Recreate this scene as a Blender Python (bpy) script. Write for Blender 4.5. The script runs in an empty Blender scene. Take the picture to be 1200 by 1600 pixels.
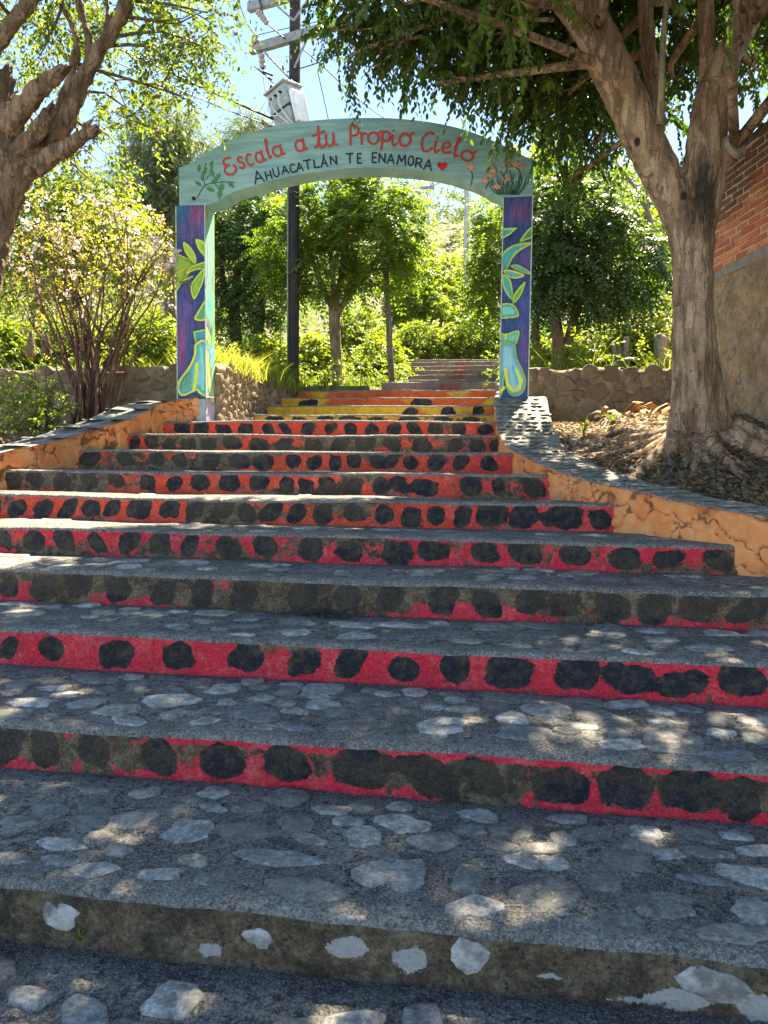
import bpy, math, random
import numpy as np
from math import radians as R, sin, cos, pi
random.seed(3)
SC = bpy.context.scene
COL = SC.collection

# ------------------------------------------------------------------ camera, light
F, EYE = 1155.0, 1.45
YAW, PITCH, ROLL = R(8.22), R(3.79), R(0.59)
def _basis():
    cy, sy, cp, sp = cos(YAW), sin(YAW), cos(PITCH), sin(PITCH)
    f = np.array([-sy*cp, cy*cp, -sp]); r = np.array([cy, sy, 0.0]); u = np.cross(r, f)
    cr, sr = cos(ROLL), sin(ROLL)
    return cr*r+sr*u, -sr*r+cr*u, f
CR, CU, CF = _basis()
from mathutils import Matrix, Vector
cam_d = bpy.data.cameras.new('camera'); cam = bpy.data.objects.new('camera', cam_d); COL.objects.link(cam)
cam.matrix_world = Matrix(((CR[0], CU[0], -CF[0], 0), (CR[1], CU[1], -CF[1], 0), (CR[2], CU[2], -CF[2], EYE), (0, 0, 0, 1)))
cam_d.sensor_fit = 'VERTICAL'; cam_d.sensor_height = 36; cam_d.lens = 36*F/1600
cam_d.clip_start = 0.05; cam_d.clip_end = 1000
SC.camera = cam

SUN_EL, SUN_AZ = R(56), R(17)          # azimuth measured from +Y towards +X
SUN = np.array([sin(SUN_AZ)*cos(SUN_EL), cos(SUN_AZ)*cos(SUN_EL), sin(SUN_EL)])
w = bpy.data.worlds.new('World'); SC.world = w; w.use_nodes = True
nt = w.node_tree; bg = nt.nodes['Background']
sky = nt.nodes.new('ShaderNodeTexSky'); sky.sky_type = 'NISHITA'; sky.sun_disc = False
sky.sun_elevation = SUN_EL; sky.sun_rotation = SUN_AZ
sky.air_density = 0.42; sky.dust_density = 0.0; sky.ozone_density = 2.0
nt.links.new(sky.outputs[0], bg.inputs[0]); bg.inputs[1].default_value = 0.05
sun_d = bpy.data.lights.new('sun', 'SUN'); sun_d.energy = 2.2; sun_d.angle = R(0.53); sun_d.color = (1, 0.94, 0.86)
sun = bpy.data.objects.new('sun', sun_d); COL.objects.link(sun)
sun.rotation_euler = Vector(-SUN).to_track_quat('-Z', 'Y').to_euler(); sun.location = (4, 12, 20)
vs = SC.view_settings; vs.view_transform = 'Standard'; vs.look = 'None'; vs.gamma = 1; vs.use_curve_mapping = False
vs.exposure = 3.9; vs.use_white_balance = True; vs.white_balance_temperature = 8300; vs.white_balance_tint = 3
SC.cycles.max_bounces = 8; SC.cycles.diffuse_bounces = 5; SC.cycles.transmission_bounces = 4
SC.cycles.sample_clamp_indirect = 6

# ------------------------------------------------------------------ helpers
def _ray(px, py): return CF+(px-600)/F*CR-(py-800)/F*CU
def at(px, py, Y):                      # the point at distance Y up the stairs on a line of sight
    d = _ray(px, py); t = Y/d[1]; return np.array([d[0]*t, Y, EYE+d[2]*t])
def atz(px, py, z):
    d = _ray(px, py); t = (z-EYE)/d[2]; return np.array([d[0]*t, d[1]*t, z])
def rg(s): return np.random.default_rng(s)
def unit(v): return v/np.maximum(np.linalg.norm(v, axis=-1, keepdims=True), 1e-9)
def lin(r, g, b):
    c = np.array([r, g, b])/255.0
    return tuple(np.where(c <= .04045, c/12.92, ((c+.055)/1.055)**2.4))
def _h(ix, iy, iz, s):
    n = (ix*374761393+iy*668265263+iz*2147483647+s*974711) & 0xffffffff
    n = ((n ^ (n >> 13))*1274126177) & 0xffffffff
    return ((n ^ (n >> 16)) & 0xffff)/65535.0
def vn(x, y, z=0.0, s=0):               # value noise -1..1
    x, y, z = np.broadcast_arrays(np.asarray(x, float), np.asarray(y, float), np.asarray(z, float))
    xi, yi, zi = [np.floor(a).astype(np.int64) for a in (x, y, z)]
    u, v, w_ = x-xi, y-yi, z-zi
    u, v, w_ = [a*a*(3-2*a) for a in (u, v, w_)]
    o = 0
    for dx in (0, 1):
        for dy in (0, 1):
            for dz in (0, 1):
                o = o+_h(xi+dx, yi+dy, zi+dz, s)*(u if dx else 1-u)*(v if dy else 1-v)*(w_ if dz else 1-w_)
    return o*2-1
def fbm(x, y, z=0.0, s=0, o=4):
    t, a, f = 0, .5, 1
    for i in range(o):
        t = t+a*vn(np.asarray(x)*f, np.asarray(y)*f, np.asarray(z)*f, s+i*7); a *= .5; f *= 2.03
    return t

WLOC = {}
def wl(o): return WLOC.get(o.name, np.zeros(3)) if o is not None else np.zeros(3)
def mesh(name, V, Fa, attrs=None, smooth=True):
    me = bpy.data.meshes.new(name)
    V = np.asarray(V, float)
    if isinstance(Fa, np.ndarray):
        n = Fa.shape[1]; nf = len(Fa)
        me.vertices.add(len(V)); me.vertices.foreach_set('co', V.ravel())
        me.loops.add(nf*n); me.loops.foreach_set('vertex_index', Fa.ravel().astype(np.int32))
        me.polygons.add(nf); me.polygons.foreach_set('loop_start', np.arange(0, nf*n, n, dtype=np.int32))
        me.update(calc_edges=True); me.validate()
    else:
        me.from_pydata([tuple(v) for v in V], [], [tuple(f) for f in Fa])
    me.polygons.foreach_set('use_smooth', np.full(len(me.polygons), smooth))
    for k, a in (attrs or {}).items():
        a = np.asarray(a, float)
        if a.ndim == 1:
            me.attributes.new(k, 'FLOAT', 'POINT').data.foreach_set('value', a)
        else:
            me.attributes.new(k, 'FLOAT_COLOR', 'POINT').data.foreach_set('color', np.c_[a, np.ones(len(a))].ravel())
    return me
def thing(name, label, cat, loc, group=None):
    o = bpy.data.objects.new(name, None); COL.objects.link(o); o.location = loc; o.empty_display_size = .1
    o['label'] = label; o['category'] = cat
    if group: o['group'] = group
    WLOC[o.name] = np.array(loc, float); return o
def obj(name, V, Fa, m, parent=None, attrs=None, smooth=True, stuff=False, label=None):
    """one mesh object, V in world coordinates"""
    base = wl(parent)
    me = mesh(name, np.asarray(V, float)-base, Fa, attrs, smooth); me.materials.append(m)
    o = bpy.data.objects.new(name, me); COL.objects.link(o)
    if parent is not None: o.parent = parent
    WLOC[o.name] = base
    if stuff: o['kind'] = 'stuff'
    if label: o['label'] = label
    return o
def tag(o, label, cat, group=None):
    o['label'] = label; o['category'] = cat
    if group: o['group'] = group
    return o
def place(name, me, loc, rot=(0, 0, 0), scale=(1, 1, 1), parent=None):
    o = bpy.data.objects.new(name, me); COL.objects.link(o)
    o.location = np.asarray(loc)-wl(parent); o.rotation_euler = rot; o.scale = scale
    if parent is not None: o.parent = parent
    return o
class MB:
    def __init__(s): s.v = []; s.f = []
    def add(s, V, Fa):
        n = len(s.v); s.v += [tuple(p) for p in V]; s.f += [tuple(int(i)+n for i in f) for f in Fa]; return s
    def box(s, a, b):
        x0, y0, z0 = a; x1, y1, z1 = b
        return s.add([(x0,y0,z0),(x1,y0,z0),(x1,y1,z0),(x0,y1,z0),(x0,y0,z1),(x1,y0,z1),(x1,y1,z1),(x0,y1,z1)],
                     [(0,3,2,1),(4,5,6,7),(0,1,5,4),(1,2,6,5),(2,3,7,6),(3,0,4,7)])
    def tube(s, P, r, n=8, sub=0, rough=0, seed=0):
        V, Fa = tube(P, r, n, sub, rough, seed); return s.add(V, Fa)
    def obj(s, name, m, parent=None, smooth=True, **k): return obj(name, s.v, s.f, m, parent, smooth=smooth, **k)
def crom(P, r, sub):
    P = np.asarray(P, float); r = np.asarray(r, float)
    if sub < 1 or len(P) < 3:
        if sub < 1: return P, r
    Q = np.vstack([2*P[0]-P[1], P, 2*P[-1]-P[-2]]); q = np.r_[r[0], r, r[-1]]
    out, ro = [], []
    for i in range(1, len(Q)-2):
        for t in np.arange(sub)/sub:
            a, b, c, d = Q[i-1:i+3]
            out.append(.5*(2*b+(c-a)*t+(2*a-5*b+4*c-d)*t*t+(3*b-a-3*c+d)*t**3)); ro.append(q[i]*(1-t)+q[i+1]*t)
    out.append(P[-1]); ro.append(r[-1]); return np.array(out), np.array(ro)
def tube(P, r, n=8, sub=0, rough=0, seed=0):
    P = np.asarray(P, float)
    if np.isscalar(r): r = np.full(len(P), r)
    P, r = crom(P, r, sub)
    T = unit(np.gradient(P, axis=0))
    a = np.array([1, 0, 0]) if abs(T[0][0]) < .8 else np.array([0, 1, 0])
    N = unit(np.cross(T[0], a)); V = []
    for i in range(len(P)):
        N = unit(N-T[i]*(N@T[i])); B = np.cross(T[i], N)
        for k in range(n):
            an = 2*pi*k/n; d = N*cos(an)+B*sin(an); q = P[i]+d*r[i]
            V.append(q)
    V = np.array(V)
    if rough:
        c = np.repeat(P, n, 0); d = V-c
        rr = np.repeat(r, n)
        V = c+d*(1+rough*(fbm(V[:, 0]*7, V[:, 1]*7, V[:, 2]*1.1, seed, 3)+.6*fbm(V[:, 0]*14, V[:, 1]*14, V[:, 2]*9, seed+3, 2)))[:, None]
    Fa = []
    for i in range(len(P)-1):
        for k in range(n):
            Fa.append((i*n+k, i*n+(k+1) % n, (i+1)*n+(k+1) % n, (i+1)*n+k))
    Fa.append(tuple(range(n-1, -1, -1))); Fa.append(tuple((len(P)-1)*n+k for k in range(n)))
    return V, Fa
def grid_faces(nu, nv, flip=False):     # index = i*nv + j
    i, j = np.meshgrid(np.arange(nu-1), np.arange(nv-1), indexing='ij'); i = i.ravel(); j = j.ravel()
    f = np.c_[i*nv+j, (i+1)*nv+j, (i+1)*nv+j+1, i*nv+j+1]
    return f[:, ::-1].copy() if flip else f

# ------------------------------------------------------------------ materials
class M_:
    def __init__(s, name):
        s.m = bpy.data.materials.new(name); s.m.use_nodes = True; s.nt = s.m.node_tree
        s.b = s.nt.nodes['Principled BSDF']; s.b.inputs['Roughness'].default_value = .85
        s.b.inputs['Specular IOR Level'].default_value = .3
    def n(s, t, **k):
        x = s.nt.nodes.new('ShaderNode'+t)
        for a, b in k.items():
            if a in ('operation', 'data_type', 'blend_type', 'attribute_name', 'feature', 'noise_dimensions', 'distance', 'voronoi_dimensions', 'clamp', 'interpolation_type'): setattr(x, a, b)
            else: s.put(x.inputs[a.replace('_', ' ') if a.replace('_', ' ') in x.inputs else a], b)
        return x
    def put(s, sock, v):
        if isinstance(v, bpy.types.NodeSocket): s.nt.links.new(v, sock)
        else: sock.default_value = (tuple(v)+(1,))[:4] if isinstance(v, (tuple, list, np.ndarray)) and len(v) == 3 and sock.type == 'RGBA' else v
    def pos(s, obj_=False):
        if obj_: return s.n('TexCoord').outputs['Object']
        return s.n('NewGeometry').outputs['Position']
    def scale(s, v, sc):
        x = s.n('VectorMath', operation='MULTIPLY'); s.put(x.inputs[0], v); x.inputs[1].default_value = sc; return x.outputs[0]
    def noise(s, sc, det=4, rough=.6, v=None):
        x = s.n('TexNoise', Scale=sc, Detail=det, Roughness=rough); s.put(x.inputs['Vector'], v if v is not None else s.pos()); return x.outputs['Fac']
    def vor(s, sc, feature='F1', v=None, out='Distance'):
        x = s.n('TexVoronoi', feature=feature, Scale=sc); s.put(x.inputs['Vector'], v if v is not None else s.pos()); return x.outputs[out]
    def attr(s, n, out='Fac'): return s.n('Attribute', attribute_name=n).outputs[out]
    def ramp(s, v, lo, hi, a=0., b=1.):
        x = s.n('MapRange', interpolation_type='SMOOTHSTEP'); s.put(x.inputs[0], v); x.inputs[1].default_value = lo; x.inputs[2].default_value = hi
        x.inputs[3].default_value = a; x.inputs[4].default_value = b; return x.outputs[0]
    def math(s, op, a, b=0.0):
        x = s.n('Math', operation=op); s.put(x.inputs[0], a); s.put(x.inputs[1], b); return x.outputs[0]
    def mix(s, f, a, b, bt='MIX'):
        x = s.n('Mix', data_type='RGBA', blend_type=bt); s.put(x.inputs[0], f); s.put(x.inputs[6], a); s.put(x.inputs[7], b); return x.outputs[2]
    def col(s, c): s.put(s.b.inputs['Base Color'], c); return s
    def rough(s, r): s.put(s.b.inputs['Roughness'], r); return s
    def bump(s, h, st=.4, d=.01):
        x = s.n('Bump', Strength=st, Distance=d); s.put(x.inputs['Height'], h); s.put(s.b.inputs['Normal'], x.outputs[0]); return s
    def rnd(s): return s.n('ObjectInfo').outputs['Random']

def m_concrete():
    k = M_('rough_concrete'); p = k.pos()
    c = k.mix(k.ramp(k.noise(3.5, 5), .35, .65), (.165, .148, .128), (.34, .31, .27))
    c = k.mix(k.ramp(k.noise(28, 4, .7), .48, .66), c, (.05, .05, .05))
    c = k.mix(k.math('MULTIPLY', k.ramp(k.noise(130, 2, .8), .56, .66), .55), c, (.34, .34, .33))
    c = k.mix(k.math('MULTIPLY', k.ramp(k.noise(7, 7, .75), .50, .62), .75), c, (.05, .047, .045))
    c = k.mix(k.math('MULTIPLY', k.ramp(k.noise(11, 7, .75), .55, .66), .7), c, (.42, .405, .375))
    e = k.ramp(k.math('ADD', k.attr('edge'), k.math('MULTIPLY', k.math('SUBTRACT', k.noise(6, 4), .5), .14)), .05, .13, 1, 0)
    c = k.mix(k.math('MULTIPLY', e, .45), c, k.mix(k.ramp(k.noise(9, 6, .7), .35, .65), (.205, .19, .168), (.385, .36, .325)))
    c = k.mix(k.math('MULTIPLY', k.ramp(k.noise(75, 3, .8), .52, .68), .6), c, (.36, .35, .33))
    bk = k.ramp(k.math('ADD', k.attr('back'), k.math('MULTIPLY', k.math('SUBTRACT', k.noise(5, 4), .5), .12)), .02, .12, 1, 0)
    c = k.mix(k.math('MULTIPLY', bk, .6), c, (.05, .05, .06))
    c = k.mix(1.0, c, k.mix(k.ramp(k.noise(85, 5, .85), .36, .64), (.42, .42, .42), (1.45, 1.45, 1.45)), 'MULTIPLY')
    c = k.mix(k.ramp(k.noise(170, 2, .8), .60, .66), c, (.50, .48, .45))
    sp = k.ramp(k.vor(95, v=p), .10, .17, 1, 0)
    sp = k.math('MULTIPLY', sp, k.ramp(k.noise(9, 2), .5, .6))
    c = k.mix(sp, c, (.42, .42, .40))
    k.col(c).rough(.92)
    h = k.math('ADD', k.math('MULTIPLY', k.noise(60, 5, .75), 1.0), k.math('MULTIPLY', k.vor(70, v=p), .7))
    h = k.math('ADD', h, k.math('MULTIPLY', k.noise(14, 6, .75), 2.0))
    return k.bump(h, 1.0, .022).m
def m_stone(nm='paving_stone', cap=False):
    k = M_(nm); r = k.rnd()
    x = k.n('ValToRGB'); k.put(x.inputs[0], r); e = x.color_ramp; e.interpolation = 'CONSTANT'
    cs = [(.24,.24,.235),(.46,.46,.455),(.24,.25,.275),(.52,.51,.49),(.34,.32,.31),(.43,.40,.355),(.22,.22,.215),(.60,.59,.57),(.39,.40,.40),(.25,.25,.25)]
    e.elements[0].position = 0; e.elements[0].color = cs[0]+(1,); e.elements[1].position = .1; e.elements[1].color = cs[1]+(1,)
    for i, c in enumerate(cs[2:]): q = e.elements.new(.1*(i+2)); q.color = c+(1,)
    if cap:
        for q in e.elements: c = np.array(q.color); q.color = tuple(.35*c+.65*np.array((.38, .365, .335, 1)))
    c = k.mix(k.ramp(k.noise(16, 7, .75), .38, .62), x.outputs[0], k.mix(.65, x.outputs[0], (.06, .06, .06)))
    c = k.mix(k.ramp(k.noise(50, 4, .75), .55, .7), c, (.36, .355, .34))
    c = k.mix(k.math('MULTIPLY', k.ramp(k.noise(7, 6, .75), .52, .6), .45), c, (.17, .165, .155))
    c = k.mix(1.0, c, k.mix(k.ramp(k.noise(70, 6, .85), .34, .66), (.62, .60, .56), (1.28, 1.22, 1.12)), 'MULTIPLY')
    return k.col(c).rough(.85).bump(k.noise(38, 6, .75), .8, .014).m
def m_simple(name, a, b=None, sc=8, rough=.85, bump=.3, bs=40, bd=.01, metal=0):
    k = M_(name); b = b or tuple(.7*q for q in a)
    k.col(k.mix(k.ramp(k.noise(sc, 5), .35, .65), a, b)).rough(rough)
    k.b.inputs['Metallic'].default_value = metal
    if bump: k.bump(k.noise(bs, 4, .65), bump, bd)
    return k.m
def m_riser():
    k = M_('painted_riser')
    wob = k.math('MULTIPLY', k.math('SUBTRACT', k.noise(17, 5, .65), .5), .055)
    paint = k.mix(k.ramp(k.noise(7, 3), .35, .7), k.attr('paint', 'Color'), k.mix(.35, k.attr('paint', 'Color'), (.30, .02, .03)))
    paint = k.mix(k.math('MULTIPLY', k.ramp(k.noise(9, 8, .8), .46, .70), .55), paint, (.78, .22, .20))
    paint = k.mix(k.math('MULTIPLY', k.ramp(k.noise(26, 6, .8), .56, .66), .6), paint, (.16, .06, .045))
    ov = k.ramp(k.math('ADD', k.attr('oval'), wob), -.004, .004, 1, 0)
    blk = k.mix(k.ramp(k.noise(14, 7, .75), .44, .64), (.014, .016, .024), (.075, .058, .042))
    c = k.mix(ov, paint, blk)
    wr = k.math('ADD', k.attr('wear'), k.math('MULTIPLY', k.math('SUBTRACT', k.noise(15, 8, .75), .5), 2.3))
    wr = k.math('ADD', wr, k.math('MULTIPLY', ov, .10))
    dirt = k.mix(k.ramp(k.noise(13, 8, .8), .36, .64), (.075, .052, .032), (.24, .175, .112))
    dirt = k.mix(k.ramp(k.noise(48, 4, .8), .55, .68), dirt, (.022, .016, .012))
    dirt = k.mix(k.math('MULTIPLY', k.ramp(k.noise(4.5, 6, .7), .50, .62), .7), dirt, (.028, .022, .018))
    dirt = k.mix(k.math('MULTIPLY', ov, .75), dirt, (.036, .029, .024))
    c = k.mix(k.ramp(wr, .40, .58), c, dirt)
    c = k.mix(1.0, c, k.mix(k.ramp(k.noise(75, 6, .85), .34, .66), (.60, .58, .55), (1.30, 1.28, 1.24)), 'MULTIPLY')
    sp = k.math('MULTIPLY', k.ramp(k.vor(120), .10, .16, 1, 0), k.ramp(k.noise(12, 2), .46, .58))
    c = k.mix(k.math('MULTIPLY', sp, .7), c, (.42, .40, .36))
    # white washed remains
    wh = k.ramp(k.math('ADD', k.attr('white'), k.math('MULTIPLY', k.math('SUBTRACT', k.math('ADD', k.math('MULTIPLY', k.noise(24, 7, .8), .5), k.math('MULTIPLY', k.noise(8, 6, .75), .5)), .5), 3.4)), .47, .57)
    c = k.mix(wh, c, k.mix(k.noise(40, 5, .7), (.30, .265, .245), (.60, .545, .51)))
    k.col(c).rough(k.ramp(ov, 0, 1, .75, .55))
    return k.bump(k.math('ADD', k.math('ADD', k.noise(70, 5, .75), k.math('MULTIPLY', k.vor(60), .5)), k.math('MULTIPLY', k.noise(16, 5, .7), 1.6)), .95, .016).m
def m_plaster():
    k = M_('orange_plaster')
    c = k.mix(k.ramp(k.noise(5, 4), .3, .7), (.70, .20, .055), (.78, .32, .12))
    c = k.mix(k.ramp(k.noise(28, 5, .7), .55, .75), c, (.66, .42, .24))
    c = k.mix(k.ramp(k.noise(3, 5, .7), .56, .72), c, (.40, .16, .06))
    ck = k.ramp(k.math('ADD', k.attr('crack'), k.math('MULTIPLY', k.math('SUBTRACT', k.noise(25, 3), .5), .010)), .004, .012, 1, 0)
    ck = k.math('MULTIPLY', ck, k.ramp(k.noise(4, 2), .34, .46))
    c = k.mix(k.math('MULTIPLY', ck, .8), c, (.09, .045, .028))
    c = k.mix(k.math('MULTIPLY', k.ramp(k.noise(6, 8, .78), .56, .68), .65), c, (.33, .24, .17))
    return k.col(c).bump(k.noise(45, 5, .7), .6, .012).m
def m_vcol(name, rough=.6, bump=.25):
    k = M_(name); c = k.attr('Col', 'Color')
    c = k.mix(k.math('MULTIPLY', k.ramp(k.noise(30, 5, .7, k.scale(k.pos(), (1, 1, .25))), .45, .8), .3), c, k.mix(.5, c, (.5, .5, .5)))
    return k.col(c).rough(rough).bump(k.noise(60, 3), bump, .004).m
def m_arch():
    k = M_('teal_arch_paint'); v = k.scale(k.pos(), (.9, 1, 9))
    c = k.mix(k.ramp(k.noise(1.6, 5, .65, v), .35, .65), (.16, .30, .30), (.25, .42, .41))
    c = k.mix(k.math('MULTIPLY', k.ramp(k.noise(2.4, 4, .7, v), .55, .72), .6), c, (.40, .48, .40))
    return k.col(c).rough(.6).bump(k.noise(80, 3), .15, .003).m
def m_bark(name, a, b, dark=(.035, .028, .022), stain=None):
    k = M_(name); v = k.scale(k.pos(), (1, 1, .28))
    c = k.mix(k.ramp(k.noise(9, 6, .65, v), .35, .65), a, b)
    c = k.mix(k.ramp(k.noise(3.1, 5, .6), .60, .72), c, tuple(1.5*q for q in a))
    c = k.mix(k.ramp(k.noise(20, 5, .7, v), .60, .72), c, dark)
    rings = k.noise(26, 3, .6, k.scale(k.pos(), (.5, .5, 2.2)))
    c = k.mix(k.math('MULTIPLY', k.ramp(k.noise(5, 8, .75, k.scale(k.pos(), (1, 1, .5))), .53, .62), .38), c, dark)
    rg1 = k.math('ABSOLUTE', k.math('SUBTRACT', k.noise(7, 6, .6, k.scale(k.pos(), (1, 1, .16))), .5))
    c = k.mix(k.math('MULTIPLY', k.ramp(rg1, .004, .016, 1, 0), .22), c, dark)
    rg2 = k.math('ABSOLUTE', k.math('SUBTRACT', k.noise(6, 5, .6, k.scale(k.pos(), (.6, .6, 3))), .5))
    c = k.mix(k.math('MULTIPLY', k.ramp(rg2, .004, .012, 1, 0), .35), c, dark)
    c = k.mix(k.ramp(k.vor(2.6, v=k.scale(k.pos(), (1, 1, .6))), .05, .09, 1, 0), c, dark)
    if stain:
        q = k.n('VectorMath', operation='DISTANCE'); k.put(q.inputs[0], k.scale(k.pos(), (1, 1, .42))); q.inputs[1].default_value = (stain[0], stain[1], stain[2]*.42)
        sm = k.ramp(k.math('ADD', q.outputs['Value'], k.math('MULTIPLY', k.math('SUBTRACT', k.noise(7, 7, .75, v), .5), .45)), .08, .22, 1, 0)
        c = k.mix(k.math('MULTIPLY', sm, .9), c, (.022, .016, .013))
    h = k.math('ADD', k.math('ADD', k.noise(22, 6, .7, v), k.math('MULTIPLY', rings, .5)), k.math('MULTIPLY', k.ramp(rg1, 0, .05), 1.2))
    return k.col(c).rough(.9).bump(h, .9, .03).m
def m_leaf(name, c0, c1, c2, trans=.45, tcol=None, rough=.45):
    k = M_(name); t = k.attr('tint')
    x = k.n('ValToRGB'); k.put(x.inputs[0], t); e = x.color_ramp
    e.elements[0].color = c0+(1,); e.elements[1].color = c2+(1,); q = e.elements.new(.5); q.color = c1+(1,)
    k.col(x.outputs[0]).rough(rough); k.b.inputs['Specular IOR Level'].default_value = .4
    tr = k.n('BsdfTranslucent'); k.put(tr.inputs[0], k.mix(1.0, x.outputs[0], tcol or (1.9, 2.1, .7), 'MULTIPLY'))
    ms = k.n('MixShader'); ms.inputs[0].default_value = trans
    k.nt.links.new(k.b.outputs[0], ms.inputs[1]); k.nt.links.new(tr.outputs[0], ms.inputs[2])
    k.nt.links.new(ms.outputs[0], k.nt.nodes['Material Output'].inputs[0]); return k.m
def m_brick():
    k = M_('red_brick'); r = k.rnd(); p = k.pos()
    c = k.mix(r, (.42, .10, .045), (.70, .26, .11))
    c = k.mix(k.ramp(k.noise(14, 5), .4, .75), c, (.40, .12, .06))
    sz = k.n('SeparateXYZ'); k.put(sz.inputs[0], p)
    soot = k.ramp(k.math('ADD', sz.outputs[2], k.math('MULTIPLY', k.noise(2.2, 4), 1.0)), 4.55, 5.15)
    c = k.mix(k.math('MULTIPLY', soot, .8), c, (.05, .035, .03))
    return k.col(c).bump(k.noise(50, 5, .7), .6, .008).m
def m_rubble(name, cs, sc=14):
    k = M_(name); x = k.n('ValToRGB'); k.put(x.inputs[0], k.rnd()); e = x.color_ramp
    e.elements[0].color = cs[0]+(1,); e.elements[1].color = cs[-1]+(1,)
    for i, c in enumerate(cs[1:-1]): q = e.elements.new((i+1)/(len(cs)-1)); q.color = c+(1,)
    c = k.mix(k.ramp(k.noise(sc, 5, .7), .4, .7), x.outputs[0], k.mix(.6, x.outputs[0], (.06, .05, .04)))
    c = k.mix(k.ramp(k.noise(5, 4), .58, .7), c, (.30, .25, .19))
    return k.col(c).bump(k.noise(35, 5, .7), .8, .02).m
def m_tan():
    k = M_('tan_render')
    c = k.mix(k.ramp(k.noise(5, 6, .7), .35, .65), (.54, .37, .22), (.30, .20, .125))
    c = k.mix(k.math('MULTIPLY', k.ramp(k.noise(17, 7, .75), .53, .66), .8), c, (.13, .09, .06))
    c = k.mix(k.ramp(k.vor(9), .05, .11, 1, 0), c, (.06, .045, .035))
    c = k.mix(k.math('MULTIPLY', k.ramp(k.noise(3, 4), .55, .68), .7), c, (.42, .38, .33))
    return k.col(c).bump(k.math('ADD', k.noise(22, 7, .75), k.math('MULTIPLY', k.vor(14), .8)), 1.0, .05).m
def m_dirt():
    k = M_('dry_dirt')
    c = k.mix(k.ramp(k.noise(4, 5), .35, .65), (.16, .125, .09), (.27, .215, .155))
    c = k.mix(k.ramp(k.noise(45, 4, .7), .5, .7), c, (.09, .07, .05))
    sz = k.n('SeparateXYZ'); k.put(sz.inputs[0], k.pos())
    far = k.ramp(sz.outputs[1], 9.5, 11)
    c = k.mix(far, c, k.mix(k.ramp(k.noise(2, 5), .4, .6), (.09, .10, .03), (.20, .17, .08)))
    return k.col(c).bump(k.noise(50, 5, .7), .9, .03).m
MT = dict(conc=m_concrete(), stone=m_stone(), riser=m_riser(), plaster=m_plaster(), mural=m_vcol('mural_paint'), arch=m_arch(),
    red=m_simple('red_letter_paint', (.50, .035, .03), (.42, .06, .04), 20, .6, 0), navy=m_simple('navy_letter_paint', (.018, .022, .05), None, 20, .6, 0),
    heart=m_simple('heart_paint', (.55, .015, .03), None, 20, .5, 0),
    pgreen=m_simple('leaf_paint', (.04, .17, .06), (.07, .25, .08), 30, .6, 0), pdark=m_simple('stem_paint', (.03, .11, .07), None, 30, .6, 0),
    peach=m_simple('peach_paint', (.62, .36, .24), (.55, .27, .16), 40, .6, 0), peach2=m_simple('coral_paint', (.55, .20, .12), None, 40, .6, 0),
    barkR=m_bark('ficus_bark', (.27, .158, .093), (.46, .305, .195), stain=tuple(at(1102, 290, 6.78))), barkL=m_bark('brown_bark', (.14, .085, .052), (.28, .18, .115)),
    barkB=m_bark('red_brown_bark', (.13, .065, .042), (.22, .125, .085)), barkD=m_bark('dark_bark', (.10, .075, .055), (.18, .14, .10)), barkP=m_bark('pale_bark', (.26, .20, .13), (.36, .29, .20)),
    cut=m_simple('sawn_wood', (.24, .19, .15), (.15, .11, .085), 30, .9, .5),
    brick=m_brick(), mortar=m_simple('brick_mortar', (.50, .40, .31), (.42, .33, .25), 20), ledge=m_simple('grey_render', (.26, .23, .20), (.19, .17, .15), 12),
    tan=m_tan(), tan_old=m_simple('tan_render', (.52, .36, .22), (.33, .22, .14), 6, .9, 1.0, 22, .05),
    rubD=m_rubble('brown_wall_stone', [(.12,.083,.05), (.20,.142,.092), (.15,.11,.075), (.25,.18,.12)]),
    rubT=m_rubble('tan_wall_stone', [(.30,.20,.12), (.38,.27,.17), (.24,.17,.11), (.42,.31,.21)]),
    bed=m_simple('wall_mortar', (.18, .13, .085), (.28, .21, .14), 7, .95, .9, 30, .03), bedT=m_simple('tan_wall_mortar', (.25, .18, .12), (.33, .24, .16), 7, .95, .9, 30, .03),
    dirt=m_dirt(), pole=m_simple('tarred_pole', (.022, .018, .022), (.04, .03, .03), 6, .7, .5), steel=m_simple('galvanised_steel', (.30, .30, .295), (.20, .20, .20), 12, .55, .1, metal=.3),
    tank=m_simple('grey_tank_paint', (.36, .36, .355), (.25, .25, .25), 9, .5, .1), rad=m_simple('white_tank_paint', (.75, .74, .72), None, 3, .5, .1), cpole=m_simple('concrete_pole', (.42, .40, .37), (.33, .31, .29), 5),
    rubber=m_simple('dark_rubber', (.03, .025, .025), None, 10, .6, .1), wire=m_simple('black_cable', (.03, .03, .035), None, 10, .6, 0), white=m_simple('white_cable', (.7, .7, .7), None, 10, .5, 0),
    porcelain=m_simple('porcelain', (.36, .33, .31), (.28, .22, .2), 20, .35, 0), wood=m_bark('weathered_wood', (.17, .14, .11), (.28, .24, .19)),
    drywood=m_simple('dry_frond', (.28, .14, .06), (.40, .24, .12), 12))
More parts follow.
